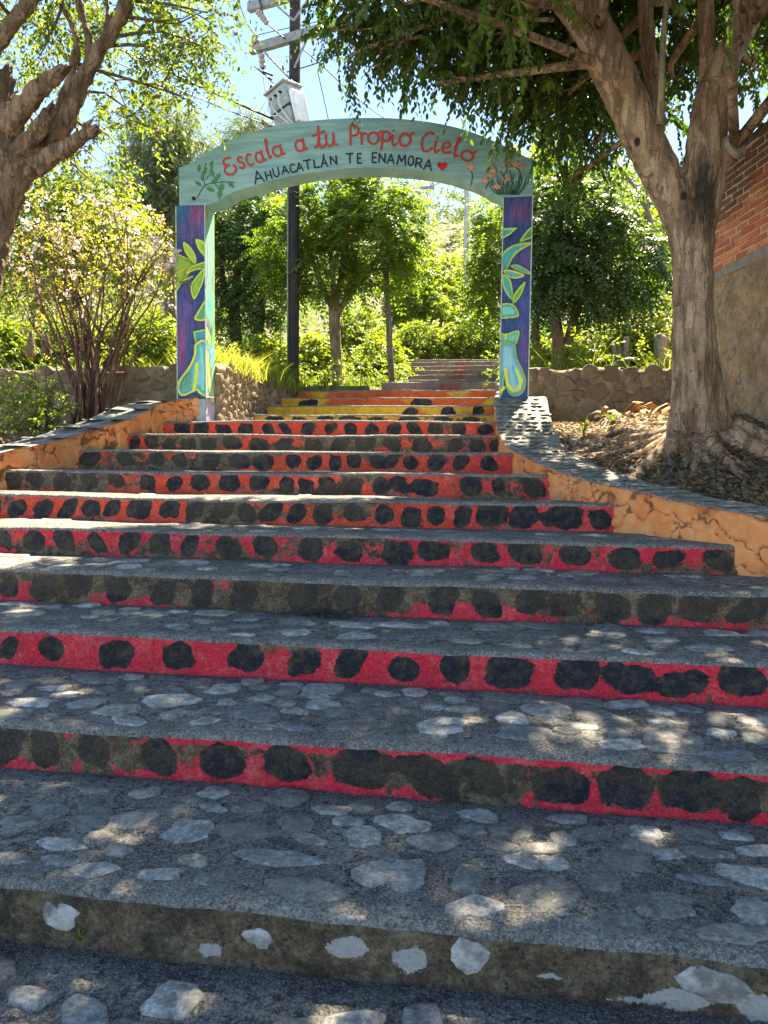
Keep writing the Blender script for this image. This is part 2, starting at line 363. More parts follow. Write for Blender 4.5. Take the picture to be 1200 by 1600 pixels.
LF = dict(
    ficus=m_leaf('ficus_leaf', (.032, .058, .017), (.058, .098, .024), (.14, .175, .034), .45),
    lefttree=m_leaf('light_leaf', (.055, .078, .022), (.10, .13, .03), (.20, .21, .055), .45),
    neem=m_leaf('pinnate_leaf', (.060, .100, .024), (.115, .165, .030), (.22, .26, .042), .48),
    dark=m_leaf('dark_pinnate_leaf', (.036, .066, .028), (.058, .100, .036), (.10, .155, .046), .38),
    bushy=m_leaf('yellow_green_leaf', (.08, .112, .022), (.15, .185, .03), (.27, .28, .05), .48),
    dryleaf=m_leaf('drying_leaf', (.20, .13, .065), (.22, .20, .06), (.32, .31, .08), .45),
    weed=m_leaf('weed_leaf', (.06, .088, .022), (.125, .158, .03), (.25, .25, .06), .45),
    grassdry=m_leaf('dry_grass_blade', (.12, .14, .03), (.22, .22, .06), (.36, .31, .12), .45),
    scrub=m_leaf('scrub_leaf', (.05, .075, .03), (.10, .12, .05), (.18, .17, .09), .35),
    needle=m_leaf('needle_foliage', (.075, .095, .05), (.12, .145, .075), (.18, .20, .11), .4),
    blossom=m_leaf('pale_blossom', (.62, .45, .48), (.72, .58, .60), (.8, .72, .72), .4, (1, .95, .95)),
    dead=m_leaf('dead_leaf', (.09, .055, .03), (.20, .13, .07), (.36, .26, .15), .2, (1.1, 1, .8), .8))

# ------------------------------------------------------------------ steps
H = [0.176, 0.371, 0.567, 0.771, 0.963, 1.163, 1.364, 1.556, 1.745, 1.938, 2.12, 2.31, 2.50, 2.69, 2.90]
YS = [1.97, 2.74, 3.50, 4.20, 4.87, 5.57, 6.24, 7.01, 7.77, 8.51, 10.20, 10.98, 11.76, 12.52, 13.30]
LW = np.array([(-3.50, 8.86), (-3.90, 8.56), (-4.01, 7.77), (-4.16, 7.01), (-4.41, 6.24), (-4.9, 5.4), (-5.5, 4.6), (-6.2, 3.9), (-7.0, 3.3), (-8.0, 2.9)])
RW = np.array([(0.03, 8.86), (0.04, 8.4), (0.06, 7.77), (0.19, 7.01), (0.47, 6.24), (0.87, 5.57), (1.52, 4.87), (2.0, 4.50), (2.7, 4.05), (3.5, 3.6), (4.4, 3.2), (5.4, 2.9)])
def curve_x(C, y): 
    i = np.argsort(C[:, 1]); return np.interp(y, C[i, 1], C[i, 0])
def stair_z(y): return np.interp(y, [1.5]+YS[:10]+[10.2], [0.0]+H[:10]+[1.94])
def tread_dz(x, y, k): return .012*vn(np.asarray(x)*1.1, np.asarray(y)*1.3+k*9, 0, 5)+.006*fbm(np.asarray(x)*6, np.asarray(y)*6, k, 11, 3)

def stone_mesh(i):
    r = rg(100+i); n = 12; a = (np.arange(n)+r.uniform(-.3, .3, n))*2*pi/n
    # squared-off irregular outline
    rad = 1/np.maximum(abs(np.cos(a+r.uniform(0, 3)))**2.0, .55)**.5*r.uniform(.60, 1.08, n); rad = .78*rad+.11*(np.roll(rad, 1)+np.roll(rad, -1)); rad /= rad.mean()
    V = []
    for s, z in ((1.05, -1.2), (.985, .62), (.86, 1.0)):
        V += [(rad[j]*s*cos(a[j]), rad[j]*s*sin(a[j]), z+(r.uniform(-.30, .22) if z > 0 else 0)) for j in range(n)]
    V.append((0, 0, 1.0+r.uniform(-.2, .2))); Fa = []
    for q in (0, 1):
        Fa += [(q*n+j, q*n+(j+1) % n, (q+1)*n+(j+1) % n, (q+1)*n+j) for j in range(n)]
    Fa += [(2*n+j, 2*n+(j+1) % n, 3*n) for j in range(n)]
    return V, Fa
def stone_set(m, n=12, smooth=True, s0=0):
    out = []
    for i in range(n):
        me = mesh('stone', *stone_mesh(s0+i), smooth=smooth); me.materials.append(m); out.append(me)
    return out
PAVE = stone_set(MT['stone']); CAPS = stone_set(m_stone('cap_stone', True), 12, True, 300)

# ovals painted on the risers: (pixel x, pixel width) in the photograph's frame, turned into metres along the riser
OV = {1: [(5,40),(62,50),(140,62),(245,64),(345,90),(445,95),(570,110),(675,95),(765,70),(890,100),(992,92),(1100,95),(1185,60)],
 2: [(8,40),(75,50),(178,65),(275,70),(383,65),(478,60),(550,55),(635,60),(716,55),(805,85),(910,75),(993,85),(1085,85),(1170,80)],
 3: [(10,30),(65,42),(122,44),(185,42),(252,46),(315,42),(382,44),(475,50),(545,50),(610,46),(695,48),(765,46),(832,48),(890,44),(965,46),(1030,50),(1095,44),(1182,52)],
 4: [(5,22),(50,35),(100,34),(150,30),(200,36),(250,40),(295,36),(357,42),(415,45),(485,46),(547,50),(620,52),(682,56),(760,46),(827,48),(900,55),(982,50),(1050,50),(1130,46)],
 5: [(-8,20),(25,30),(67,35),(105,28),(142,32),(175,30),(216,38),(265,34),(305,34),(350,36),(386,30),(425,34),(465,32),(505,38),(555,36),(600,34),(645,32),(684,30),(724,32),(768,55),(820,44),(880,66),(940,34)],
 6: [(22,28),(55,26),(95,30),(139,32),(182,26),(231,30),(272,30),(312,32),(359,32),(406,35),(447,26),(478,26),(512,30),(555,30),(595,30),(625,28),(665,46),(735,40),(781,30),(835,36)],
 7: [(142,32),(197,32),(245,26),(282,26),(329,30),(375,36),(412,34),(457,32),(492,28),(524,24),(554,26),(590,28),(612,24),(641,30),(682,30),(720,26),(765,30)],
 8: [(210,20),(237,24),(265,24),(295,26),(327,28),(364,32),(405,33),(445,30),(490,30),(530,28),(570,34),(614,28),(659,36),(710,26),(745,24),(772,14)],
 9: [(285,25),(315,25),(348,25),(385,24),(419,21),(446,16),(481,25),(515,23),(547,21),(580,22),(615,24),(647,23),(680,25),(717,23),(755,30)],
 10: [(430,30),(470,30),(505,30),(545,36),(590,30),(640,36),(690,30),(735,30)],
 11: [(640,24),(700,24),(745,20)], 12: [(658,40),(480,30)], 13: []}
RED, ORED = (.80, .030, .060), (.80, .08, .032)
def wear_for(k, x, t, rng_s):
    """how much of the paint on riser k has gone to dirt; t = 0 foot .. 1 top edge"""
    n = .55*fbm(x*1.6, t*1.5, k, 31+k, 3)
    if k == 1: b = np.where(t > .84, -.55, .20+.42*np.clip((t-.15)*2.2, 0, 1)) - .10*(x > 1.2)
    elif k == 2: b = -.22+.40*np.clip(t-.55, 0, 1)+.28*np.clip(x-.3, 0, 1)*(t > .35)
    elif k == 3: b = .30+.42*np.clip((t-.30)*2, 0, 1)-.10*(x > .8)
    elif k == 4: b = np.where(x < -.6, .40, -.02)+.25*np.clip(t-.45, 0, 1)*(x < 1)
    elif k == 5: b = np.where((x > -2.4) & (x < -.5), .34, -.10)+.2*np.clip(t-.6, 0, 1)
    elif k == 6: b = .10+.25*(x < -3)-.10*(x > -1.2)+.25*np.clip(t-.6, 0, 1)
    elif k == 7: b = .30-.05*(x > -1.5)+.1*np.clip(t-.6, 0, 1)
    elif k == 8: b = .42
    elif k == 9: b = .12+.1*np.clip(t-.7, 0, 1)
    elif k == 10: b = np.full_like(x, .42)
    elif k >= 11 and k < 14: b = np.full_like(x, .05)
    else: b = np.full_like(x, .16)
    if k < 10: n = 1.15*fbm(x*1.9, t*1.2, k, 31+k, 3)
    return b+n*(1.0 if k < 11 else .3)+(.22 if k in (1, 3, 5, 6, 7) else .12 if k in (4, 8) else .04 if k < 10 else 0)
stairs = thing('staircase', 'wide stone staircase with red risers painted with black ovals, flaring towards the street', 'stairs', (-1.5, 1.97, 0))
upper = thing('staircase', 'narrow dark grey flight of steps climbing on beyond the yellow steps and the arch', 'stairs', (-.8, 13.3, 2.69))
def make_step(k, root, x0, x1, zlo, zhi, y0, y1, dx):
    nx = max(int((x1-x0)/dx)+1, 10); xs = np.linspace(x0, x1, nx)
    # tread + rounded nosing
    ny = max(int((y1-y0)/(dx*1.2)), 6)
    yy = np.r_[np.linspace(y1, y0+.03, ny), y0+.012, y0+.003, y0]
    zz = np.r_[np.zeros(ny), -.003, -.011, -.024]
    X, Yg = np.meshgrid(xs, yy, indexing='ij'); Z = zhi+np.broadcast_to(zz, X.shape)+tread_dz(X, Yg, k)
    rag = .010*fbm(X*4.0, k*3.1, 0, 21, 3)+.004*vn(X*23, k, 0, 4)
    fr = np.clip(1-(Yg-y0)/.12, 0, 1); Yg2 = Yg+rag*fr
    Z = Z-.006*np.maximum(vn(X*9, k*1.7, 0, 8), 0)*fr
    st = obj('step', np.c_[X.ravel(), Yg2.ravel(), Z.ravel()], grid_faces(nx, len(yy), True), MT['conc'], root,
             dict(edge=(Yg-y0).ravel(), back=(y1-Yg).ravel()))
    # riser
    nz = 9; t = np.linspace(0, 1, nz); ztop = Z[:, -1]
    XX, TT = np.meshgrid(xs, t, indexing='ij')
    zb = zlo-.03
    ZZ = zb+(ztop[:, None]-zb)*TT
    TR = (ZZ-zlo)/(zhi-zlo)
    YY = y0+.010*fbm(XX*4.0, k*3.1, 0, 21, 3)+.004*vn(XX*23, k, 0, 4)+(.011*fbm(XX*7, ZZ*7, k, 51, 3)-.004)*(1-TT)**.5*(TT < .999)
    ov = np.full(XX.shape, 1.0); hh = zhi-zlo; r = rg(k)
    for px, pw in OV.get(k, []):
        q = at(px, 723, y0); X0 = q[0]; hw = pw*.5*np.linalg.norm(q-np.array([0, 0, EYE]))/F*(.88 if k < 3 else .94)
        cz = zlo+hh*r.uniform(.42, .54); hz = hh*r.uniform(.33, .43)
        e = 1.9+r.uniform(0, 1.2); sk = r.normal(0, .25)
        d = (np.abs((XX-X0+sk*(ZZ-cz))/hw)**e+np.abs((ZZ-cz)/hz)**e)**(1/e)-1
        d = d+.16*vn(XX*7, ZZ*7, k, 77)+.16*vn(XX*17, ZZ*17, k, 78)
        ov = np.minimum(ov, d*min(hw, hz))
    col = np.empty(XX.shape+(3,)); base = np.array(RED if k < 6 else ORED)
    f = np.clip((XX+1.0)/2.5, 0, 1)[..., None] if k >= 5 else 1.0
    if k >= 5 and k < 9: col[:] = np.array(ORED)*(1-f)+np.array(RED)*f
    elif k >= 11 and k < 14:
        n = fbm(XX*1.7, ZZ*3, k, 61, 2)+(.2 if k == 11 else -.02 if k == 12 else -.35)
        g = np.clip(n*9+.5, 0, 1)[..., None]; col[:] = np.array((.78, .13, .025))*(1-g)+np.array((.82, .50, .03))*g
    elif k >= 14: col[:] = (.22, .21, .19); col[np.abs(XX+.75) < .16] = (.30, .12, .10)
    elif k == 9: col[:] = (.82, .075, .03)
    elif k == 10: col[:] = (.80, .42, .04)
    else: col[:] = base
    wear = wear_for(k, XX, TR, 0)
    white = np.zeros(XX.shape)
    if k == 0:
        wear = np.full(XX.shape, 1.6); ov[:] = 1
        for px, py, pw, ph in ((540,1478,75,36),(1060,1560,120,40),(1190,1575,90,50),(330,1485,60,24),(860,1530,70,14),(1000,1572,190,16),(640,1500,60,40)):
            q = at(px, py, y0); hw = pw*.5*y0/F; hz = ph*.5*y0/F
            white = np.maximum(white, 1.25-.75*(((XX-q[0])/hw)**2+((ZZ-q[2])/hz)**2)*(1 if pw < 120 and py < 1560 and ph > 30 else 1.5))
        white = np.clip(white, 0, 1)
    obj('riser', np.c_[XX.ravel(), YY.ravel(), ZZ.ravel()], grid_faces(nx, nz), MT['riser'], st,
        dict(oval=ov.ravel(), wear=wear.ravel(), white=white.ravel(), paint=col.reshape(-1, 3)))
    return st
STEPS = []
for k in range(14):
    y1 = YS[k+1]+.02
    if k < 10: x0, x1 = curve_x(LW, YS[k])-.14, curve_x(RW, YS[k])+.10
    else: x0, x1 = at((398, 418, 435, 465)[k-10], 640, YS[k])[0], .03
    if k < 1: x0, x1 = -7.0, 5.0
    if k in (1, 2): x0, x1 = max(x0, -6.6), min(x1, 4.6)
    STEPS.append(make_step(k, stairs, x0, x1, H[k-1] if k else 0.0, H[k], YS[k], y1, .022 if k < 6 else .035))
up_y = [13.30, 15.0, 15.78, 16.56, 17.34, 18.12, 18.9]; up_z = [2.90, 3.13, 3.32, 3.52, 3.72, 3.92, 4.08]
for i in range(7):
    xl = at(597 if i == 0 else 638-2*i, 590, up_y[i])[0]
    make_step(14+i, upper, xl, .06+.01*i, up_z[i-1] if i else 2.66, up_z[i], up_y[i], up_y[i+1]+.02 if i < 6 else 21.5, .05)

# paving stones set in the treads
S0P = [(295,1300,95,40),(207,1282,90,35),(95,1322,80,25),(185,1332,62,22),(302,1347,55,22),(435,1342,135,32),(465,1290,75,30),(570,1310,75,35),(230,1240,55,22),(295,1250,40,17),(70,1235,60,20),(30,1292,75,30),(145,1235,50,17),(590,1365,75,45),(520,1267,60,20),(145,1265,55,17),
 (635,1367,75,55),(732,1375,60,47),(860,1395,120,45),(982,1345,75,42),(1035,1412,115,40),(1175,1420,65,40),(1100,1372,75,17),(815,1345,60,25),(685,1315,90,30),(800,1297,90,30),(880,1310,40,25),(1100,1330,75,20),(1150,1305,50,15),(20,1345,60,24),(930,1300,70,22),(1010,1300,60,20)]
S1P = [(400,1117,85,27),(185,1106,90,20),(272,1115,50,17),(215,1072,45,17),(350,1077,65,17),(450,1082,45,15),(505,1102,55,20),(545,1135,75,20),(47,1095,75,20),(30,1070,65,20),(355,1099,32,11),
 (690,1137,90,27),(800,1127,50,22),(820,1149,100,22),(927,1157,32,11),(1032,1111,42,12),(1050,1157,115,40),(1120,1120,55,20),(970,1131,45,12),(1035,1129,45,11),(1127,1145,55,9),(615,1117,30,25),(932,1120,65,22),(1180,1150,50,20),(110,1125,60,16)]
pr = rg(7); nst = 0
def put_stone(k, X, Yp, hw, hl, parent, zc, thick=.016, rot=None):
    me = PAVE[pr.integers(len(PAVE))]
    z = zc+float(tread_dz(X, Yp, k))
    place('stone', me, (X, Yp, z-thick*.45), (pr.normal(0, .03), pr.normal(0, .03), 0 if rot is None else rot), (hw, hl, thick), parent)
placed = {k: [] for k in range(-1, 10)}
for k, L in ((0, S0P), (1, S1P)):
    for px, py, pw, ph in L:
        q = atz(px, py, H[k]); dz = EYE-H[k]
        hw = pw*.5*q[1]/F; hl = ph*.5*q[1]**2/(F*dz)
        put_stone(k, q[0], q[1], hw, hl, STEPS[k], H[k]); placed[k].append((q[0], q[1], max(hw, hl)))
for k, cnt in ((0, 44), (1, 54), (2, 52), (3, 38), (4, 26), (5, 4)):
    n = 0; tries = 0
    xl = {0: -1.6, 1: -2.1, 2: -2.9, 3: -3.4, 4: -4.2, 5: -4.6}[k]; xr = {0: 1.2, 1: 1.5, 2: 1.8, 3: 1.9, 4: 1.4, 5: .8}[k]
    while n < cnt and tries < 4000:
        tries += 1
        X = pr.uniform(xl, xr); yb = YS[k]+.09; Yp = pr.uniform(yb, YS[k+1]-.07); rad = pr.uniform(.05, .13)
        if all((X-a)**2+((Yp-b)*1.3)**2 > (rad+c)**2*.86 for a, b, c in placed[k]):
            hw = rad*pr.uniform(.9, 1.2); hl = rad*pr.uniform(.6, .85)
            hl = min(hl, Yp-YS[k]-.05, YS[k+1]-Yp)
            put_stone(k, X, Yp, hw, max(hl, .03), STEPS[k], H[k], .013, pr.normal(0, .25)); placed[k].append((X, Yp, rad)); n += 1
# pale stones showing in the lowest riser
for px, py, pw, ph in ((95,1428,58,62),(735,1486,62,58),(405,1466,42,36),(1118,1540,90,64)):
    q = at(px, py, 1.97); me = mesh('stone', *stone_mesh(500+px)); jg = rg(px)
    for v_ in me.vertices: v_.co.x *= jg.uniform(.86, 1.12); v_.co.y *= jg.uniform(.86, 1.12)
    if 'palestone' not in MT: MT['palestone'] = m_simple('pale_stone', (.52, .47, .44), (.20, .17, .15), 15, .85, 1.0, 40, .02)
    me.materials.append(MT['palestone'])
    place('stone', me, (q[0], 1.975, min(q[2], .098)), (pi/2, pr.normal(0, .2), 0), (pw*.55*1.97/F, min(ph*.5*1.97/F, .058), .012), STEPS[0])

# ------------------------------------------------------------------ street and ground
nx, ny = 260, 110
xs = np.linspace(-3.2, 3.2, nx); ys = np.linspace(-.5, 1.99, ny); X, Yg = np.meshgrid(xs, ys, indexing='ij')
Z = tread_dz(X, Yg, 40)-.006
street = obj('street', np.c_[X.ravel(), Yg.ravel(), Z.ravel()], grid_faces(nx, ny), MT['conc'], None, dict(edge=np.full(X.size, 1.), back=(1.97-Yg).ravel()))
street['kind'] = 'structure'
road = obj('road', [(-60, -60, -.03), (60, -60, -.03), (60, 2.0, -.03), (-60, 2.0, -.03)], [(0, 1, 2, 3)], MT['conc'], None, dict(edge=np.ones(4), back=np.ones(4))); road['kind'] = 'structure'
n = 0; tries = 0
while n < 80 and tries < 5000:
    tries += 1
    X, Yp, rad = pr.uniform(-1.5, 1.4), pr.uniform(1.0, 1.84), pr.uniform(.05, .105)
    if all((X-a)**2+((Yp-b)*1.2)**2 > (rad+c)**2*.9 for a, b, c in placed[-1]):
        put_stone(40, X, Yp, rad*pr.uniform(.9, 1.2), rad*.75, street, 0, .02, pr.normal(0, .4)); placed[-1].append((X, Yp, rad)); n += 1

def corridor(X, Yv):                    # 1 inside the stairs' own ground
    lx = np.where(Yv < 8.86, curve_x(LW, Yv)-.28, -3.62); rx = np.where(Yv < 8.86, curve_x(RW, Yv)+.28, .22)
    lx = np.where(Yv > 12.9, -2.2, lx)
    return (X > lx) & (X < rx) & (Yv < 19.5)
def terrain(X, Yv, rough=True):
    side = stair_z(Yv)-.02+.10*np.clip((Yv-6)/3, 0, 1)*(X > 1.2)-.12*(X < -3)*np.clip((Yv-7)/1.5, 0, 1)
    side = side*np.clip((Yv-1.2)/3, 0, 1)**.3
    back = 2.55+np.clip(Yv-9.6, 0, 100)*.075+np.clip(Yv-15, 0, 5)*.06
    z = np.where(Yv < np.where(X > -1, 9.66, 9.48), side, back)
    z = z+(.03*fbm(X*1.7, Yv*1.7, 0, 3, 4) if rough else 0)
    mound = .16*np.exp(-((X-1.9)**2+(Yv-7.0)**2)/.5)
    z = z+mound
    c = corridor(X, Yv)
    zs = np.interp(Yv, YS+up_y[1:], H+up_z[1:])-.45
    return np.where(c, zs, z)
xs = np.arange(-13, 9, .085); ys = np.arange(1.9, 24.2, .085); X, Yg = np.meshgrid(xs, ys, indexing='ij'); Z = terrain(X, Yg)
gr = obj('dirt_ground', np.c_[X.ravel(), Yg.ravel(), Z.ravel()], grid_faces(len(xs), len(ys)), MT['dirt']); gr['kind'] = 'structure'
def hill_z(X, Yv):
    s = np.clip(Yv-23, 0, 200)
    return 3.95+.05*s+.40*np.clip(s-4, 0, 46)+.10*np.clip(s-50, 0, 100)+1.3*fbm(X*.07, Yv*.07, 0, 8, 3)*np.clip(s/15, 0, 1)-np.clip(-(X+14)/60, 0, 1)*np.clip(s-4, 0, 60)*.10
xs = np.linspace(-130, 130, 110); ys = np.linspace(23.6, 160, 70); X, Yg = np.meshgrid(xs, ys, indexing='ij'); Z = hill_z(X, Yg)
hl = obj('hill', np.c_[X.ravel(), Yg.ravel(), Z.ravel()], grid_faces(110, 70), m_simple('dry_hillside', (.14, .14, .06), (.07, .09, .03), .6, .95, .6, 5, .1)); hl['kind'] = 'structure'
for sx in (-1, 1):                      # ground either side of the plot
    a, b = (-130, -12.9) if sx < 0 else (8.8, 130)
    xs = np.linspace(a, b, 40); ys = np.linspace(1.95, 24.2, 40); X, Yg = np.meshgrid(xs, ys, indexing='ij')
    g2 = obj('field', np.c_[X.ravel(), Yg.ravel(), (terrain(X, Yg, False)-.03).ravel()], grid_faces(40, 40), MT['dirt']); g2['kind'] = 'structure'

# ------------------------------------------------------------------ walls beside the stairs
def resample(C, ds):
    C, _ = crom(C, np.zeros(len(C)), 8); s = np.r_[0, np.cumsum(np.linalg.norm(np.diff(C, axis=0), axis=1))]
    q = np.arange(0, s[-1], ds); return np.c_[np.interp(q, s, C[:, 0]), np.interp(q, s, C[:, 1])], q
def vor_edges(u, v, scale, seed):       # distance to the nearest cell border
    r = rg(seed); n = int((u.max()-u.min()+.6)*(v.max()-v.min()+.4)/scale**2)+4
    P = np.c_[r.uniform(u.min()-.3, u.max()+.3, n), r.uniform(v.min()-.2, v.max()+.2, n)]
    uu, vv = u.ravel()+.34*scale*fbm(u.ravel()*11, v.ravel()*11, 0, seed, 4), v.ravel()+.34*scale*fbm(u.ravel()*11+9, v.ravel()*11, 0, seed+1, 4)
    d1 = np.full(len(uu), 9.); d2 = np.full(len(uu), 9.)
    for p in P:
        d = np.hypot((uu-p[0]), (vv-p[1])*1.25); m = d < d1; d2 = np.where(m, d1, np.minimum(d2, d)); d1 = np.where(m, d, d1)
    return (d2-d1).reshape(u.shape)
m_cap = m_simple('cap_mortar', (.17, .16, .145), (.30, .285, .255), 7, .92, .9, 45, .014)
def flank(C, topz, width, out, label, face_mat, seed, cap_step):
    root = thing('flank_wall', label, 'wall', (C[3][0], C[3][1], float(stair_z(C[3][1]))))
    P, s = resample(C, .010); T = unit(np.gradient(P, axis=0)); Nn = np.c_[T[:, 1], -T[:, 0]]
    if (Nn[10]@np.array(out)) < 0: Nn = -Nn
    zt = topz(P[:, 1])+.012*fbm(s*3, 0, 0, seed, 3); zb = stair_z(P[:, 1])-.32
    nv = 64; v = np.linspace(0, 1, nv)
    Zg = zb[:, None]+(zt-zb)[:, None]*v; S = np.broadcast_to(s[:, None], Zg.shape)
    e = np.minimum(vor_edges(S, Zg, .27, seed)*.8, vor_edges(S, Zg, .13, seed+9)+.05*np.clip(.5-3*fbm(S*1.8, Zg*1.8, 0, seed+4, 2), 0, 1)+.002)
    disp = -.024*np.exp(-(e/.014)**2)*(fbm(S*2.5, Zg*2.5, 0, seed+5, 2) > -.22)+.016*fbm(S*6, Zg*6, 0, seed+2, 3)
    disp = disp*np.clip((1-v)*30, 0, 1)-.012*np.clip((v-.97)/.03, 0, 1)**2
    V = np.dstack([P[:, 0, None]-Nn[:, 0, None]*disp, P[:, 1, None]-Nn[:, 1, None]*disp, Zg])
    obj('face', V.reshape(-1, 3), grid_faces(len(P), nv, out[0] > 0), face_mat, root, dict(crack=e.ravel()))
    # cap bed and outer side
    st = 6; Pc, sc_, Nc, ztc = P[::st], s[::st], Nn[::st], zt[::st]
    o = np.r_[np.linspace(-.012, width, 14), width+.02, width+.02]
    D = np.broadcast_to(o, (len(Pc), len(o)))
    w_ = width*(1+.12*fbm(sc_*1.1, 3, 0, seed, 2))/width
    D = D*np.where(np.arange(len(o)) > 0, 1, 1)*w_[:, None]
    Zc = ztc[:, None]+.010*fbm(sc_[:, None]*7, D*7, 0, seed+3, 3)-.0+np.where(np.arange(len(o)) == len(o)-1, -.8, 0)-np.where(np.arange(len(o)) == len(o)-2, .02, 0)
    Zc[:, 0] -= .004
    V = np.dstack([Pc[:, 0, None]+Nc[:, 0, None]*D, Pc[:, 1, None]+Nc[:, 1, None]*D, Zc])
    cap = obj('cap', V.reshape(-1, 3), grid_faces(len(Pc), len(o), out[0] > 0), m_cap, root, dict(edge=np.ones(V.shape[0]*V.shape[1]), back=np.ones(V.shape[0]*V.shape[1])))
    r = rg(seed); q = 0.1; cnt = 0
    while q < min(s[-1], cap_step[2])-.1 and cnt < 280:
        for d in np.arange(.06, width-.02, cap_step[1]):
            i = min(int((q+r.uniform(-.03, .03))/.010), len(P)-1); i = max(i, 0); dd = (d+r.uniform(-.035, .035))*(w_[min(i//st, len(w_)-1)])
            x, y = P[i]+Nn[i]*dd+r.normal(0, .012, 2)
            place('stone', CAPS[r.integers(12)], (x, y, zt[i]+.001), (r.normal(0, .02), r.normal(0, .02), math.atan2(T[i][1], T[i][0])+r.normal(0, .3)),
                  (cap_step[0]*.50*r.uniform(.7, 1.1), cap_step[1]*.50*r.uniform(.75, 1.1), .0045), cap); cnt += 1
        q += cap_step[0]*r.uniform(.9, 1.1)
    return root
flank(LW, lambda y: np.interp(y, [2.5, 4.6, 5.4, 6.2, 7, 8, 8.56, 8.86], [.5, 1.0, 1.28, 1.51, 1.70, 1.98, 2.17, 2.26]), .50, (-1, 0),
      'sunlit orange plastered low wall left of the stairs with a pale stone cap', MT['plaster'], 41, (.42, .25, 5.6))
flank(RW, lambda y: np.interp(y, [2.5, 3.6, 4.6, 4.9, 5.3, 6, 7.2, 8, 8.86], [.6, .92, 1.12, 1.17, 1.25, 1.38, 1.63, 1.90, 2.24]), .56, (1, 0),
      'cracked orange curving low wall right of the stairs with a grey cobbled cap', MT['plaster'], 47, (.13, .085, 5.9))

def rubble_wall(label, p0, p1, z0, z1, thick, mst, mbed, size, seed, maxn=200, topvar=.05, vis=None):
    """a wall of separate stones on a mortar core from p0 to p1, its face on the right-hand side of p0->p1"""
    p0, p1 = np.array(p0, float), np.array(p1, float); L = np.linalg.norm(p1-p0); T = (p1-p0)/L; N = np.array([T[1], -T[0]])
    root = thing('stone_wall', label, 'wall', (*((p0+p1)/2), z0))
    nu = max(int(L/.04), 8); nv = 22; u = np.linspace(0, L, nu)
    za = z0 if callable(z0) is False else z0; zt = (z1(u) if callable(z1) else np.full(nu, z1))+topvar*fbm(u*2.5, seed, 0, seed, 3)
    prof = [(0, t) for t in np.linspace(-.25, .93, nv)]+[(.03, .98), (.09, 1.0), (thick-.08, 1.0), (thick, .95), (thick, -.25)]
    V = []
    for j, (d, t) in enumerate(prof):
        z = z0+(zt-z0)*t; n = .022*fbm(u*8, z*8, 0, seed+1, 3)*(j < nv+2)
        V.append(np.c_[p0[0]+T[0]*u-N[0]*(d-n), p0[1]+T[1]*u-N[1]*(d-n), z+.02*fbm(u*6, d*9, 0, seed+2, 2)*(j >= nv)])
    V = np.array(V).transpose(1, 0, 2)
    obj('core', V.reshape(-1, 3), grid_faces(nu, len(prof)), mbed, root)
    for e, flip in ((0, False), (nu-1, True)):
        f = list(range(len(prof))); obj('end', V[e], [f[::-1] if flip else f], mbed, root)
    S = stone_set(mst, 8, True, 40+seed); r = rg(seed); q = []; tries = 0
    a0, a1 = vis or (0, L)
    while len(q) < maxn and tries < 6000:
        tries += 1
        a = r.uniform(a0+.02, a1-.02); rad = size*r.uniform(.55, 1.2); h = np.interp(a, u, zt); z = r.uniform(z0-.05, h-rad*.5)
        if all((a-b)**2+((z-c)*1.25)**2 > (rad+d)**2*.78 for b, c, d in q):
            q.append((a, z, rad)); x, y = p0+T*a
            o = place('stone', S[r.integers(8)], (x, y, z), (pi/2+r.normal(0, .08), 0, math.atan2(T[1], T[0])+r.normal(0, .08)), (rad*r.uniform(.95, 1.2), rad*r.uniform(.7, .9), .030*r.uniform(.6, 1.3)), root)
    return root
rubble_wall('dark rubble stone wall behind the flowering bush, left of the arch', (-9.5, 9.35), (-3.90, 9.25), 1.70, 2.68, .35, MT['rubD'], MT['bed'], .13, 5, 110, .06, (2.6, 5.6))
rubble_wall('brown weathered stone wall between the right pillar and the brick building', (.42, 9.45), (2.66, 9.50), 1.95, 2.64, .35, MT['rubD'], MT['bed'], .13, 6, 60, .05)
rubble_wall('sunlit tan rubble wall rising beside the yellow steps behind the left pillar', (-3.46, 9.12), (-3.40, 12.7), 1.92, lambda u: 2.72-.0*u, .4, MT['rubT'], MT['bedT'], .085, 7, 200, .06)
rubble_wall('low stone kerb wall along the right edge of the yellow steps', (.10, 13.2), (.06, 9.15), 1.92, lambda u: 2.85-u*.14, .3, MT['rubT'], MT['bedT'], .10, 8, 60, .03)

# ------------------------------------------------------------------ brick building
BD = unit(np.array([-.204, 1.0])); BP = np.array([2.66, 8.80]); BN = np.array([-BD[1], BD[0]])   # BN looks at the stairs
bld = thing('brick_building', 'red brick building on a rough tan stone base at the right edge', 'building', (2.9, 7.5, 1.6))
def bp(a, d, z): q = BP+BD*a+BN*d; return (q[0], q[1], z)
a0, a1 = -5.2, .75; ZB, ZT = 3.73, 4.98
def slab(name, a, b, d0, d1, z0, z1, m):
    V = [bp(a, d0, z0), bp(b, d0, z0), bp(b, d1, z0), bp(a, d1, z0), bp(a, d0, z1), bp(b, d0, z1), bp(b, d1, z1), bp(a, d1, z1)]
    return obj(name, V, [(0,1,2,3),(7,6,5,4),(0,4,5,1),(1,5,6,2),(2,6,7,3),(3,7,4,0)], m, bld, smooth=False)
slab('brick_backing', a0, a1, -.25, .006, ZB, ZT-.05, MT['mortar'])
slab('ledge', a0, a1+.01, -.26, .02, ZB-.11, ZB, MT['ledge'])
nu, nv = 150, 70; u = np.linspace(a0, a1, nu); v = np.linspace(1.0, ZB-.11, nv); U, Vv = np.meshgrid(u, v, indexing='ij')
dd = .02+.04*fbm(U*2.5, Vv*2.5, 0, 71, 4)+.012*fbm(U*12, Vv*12, 0, 73, 3)
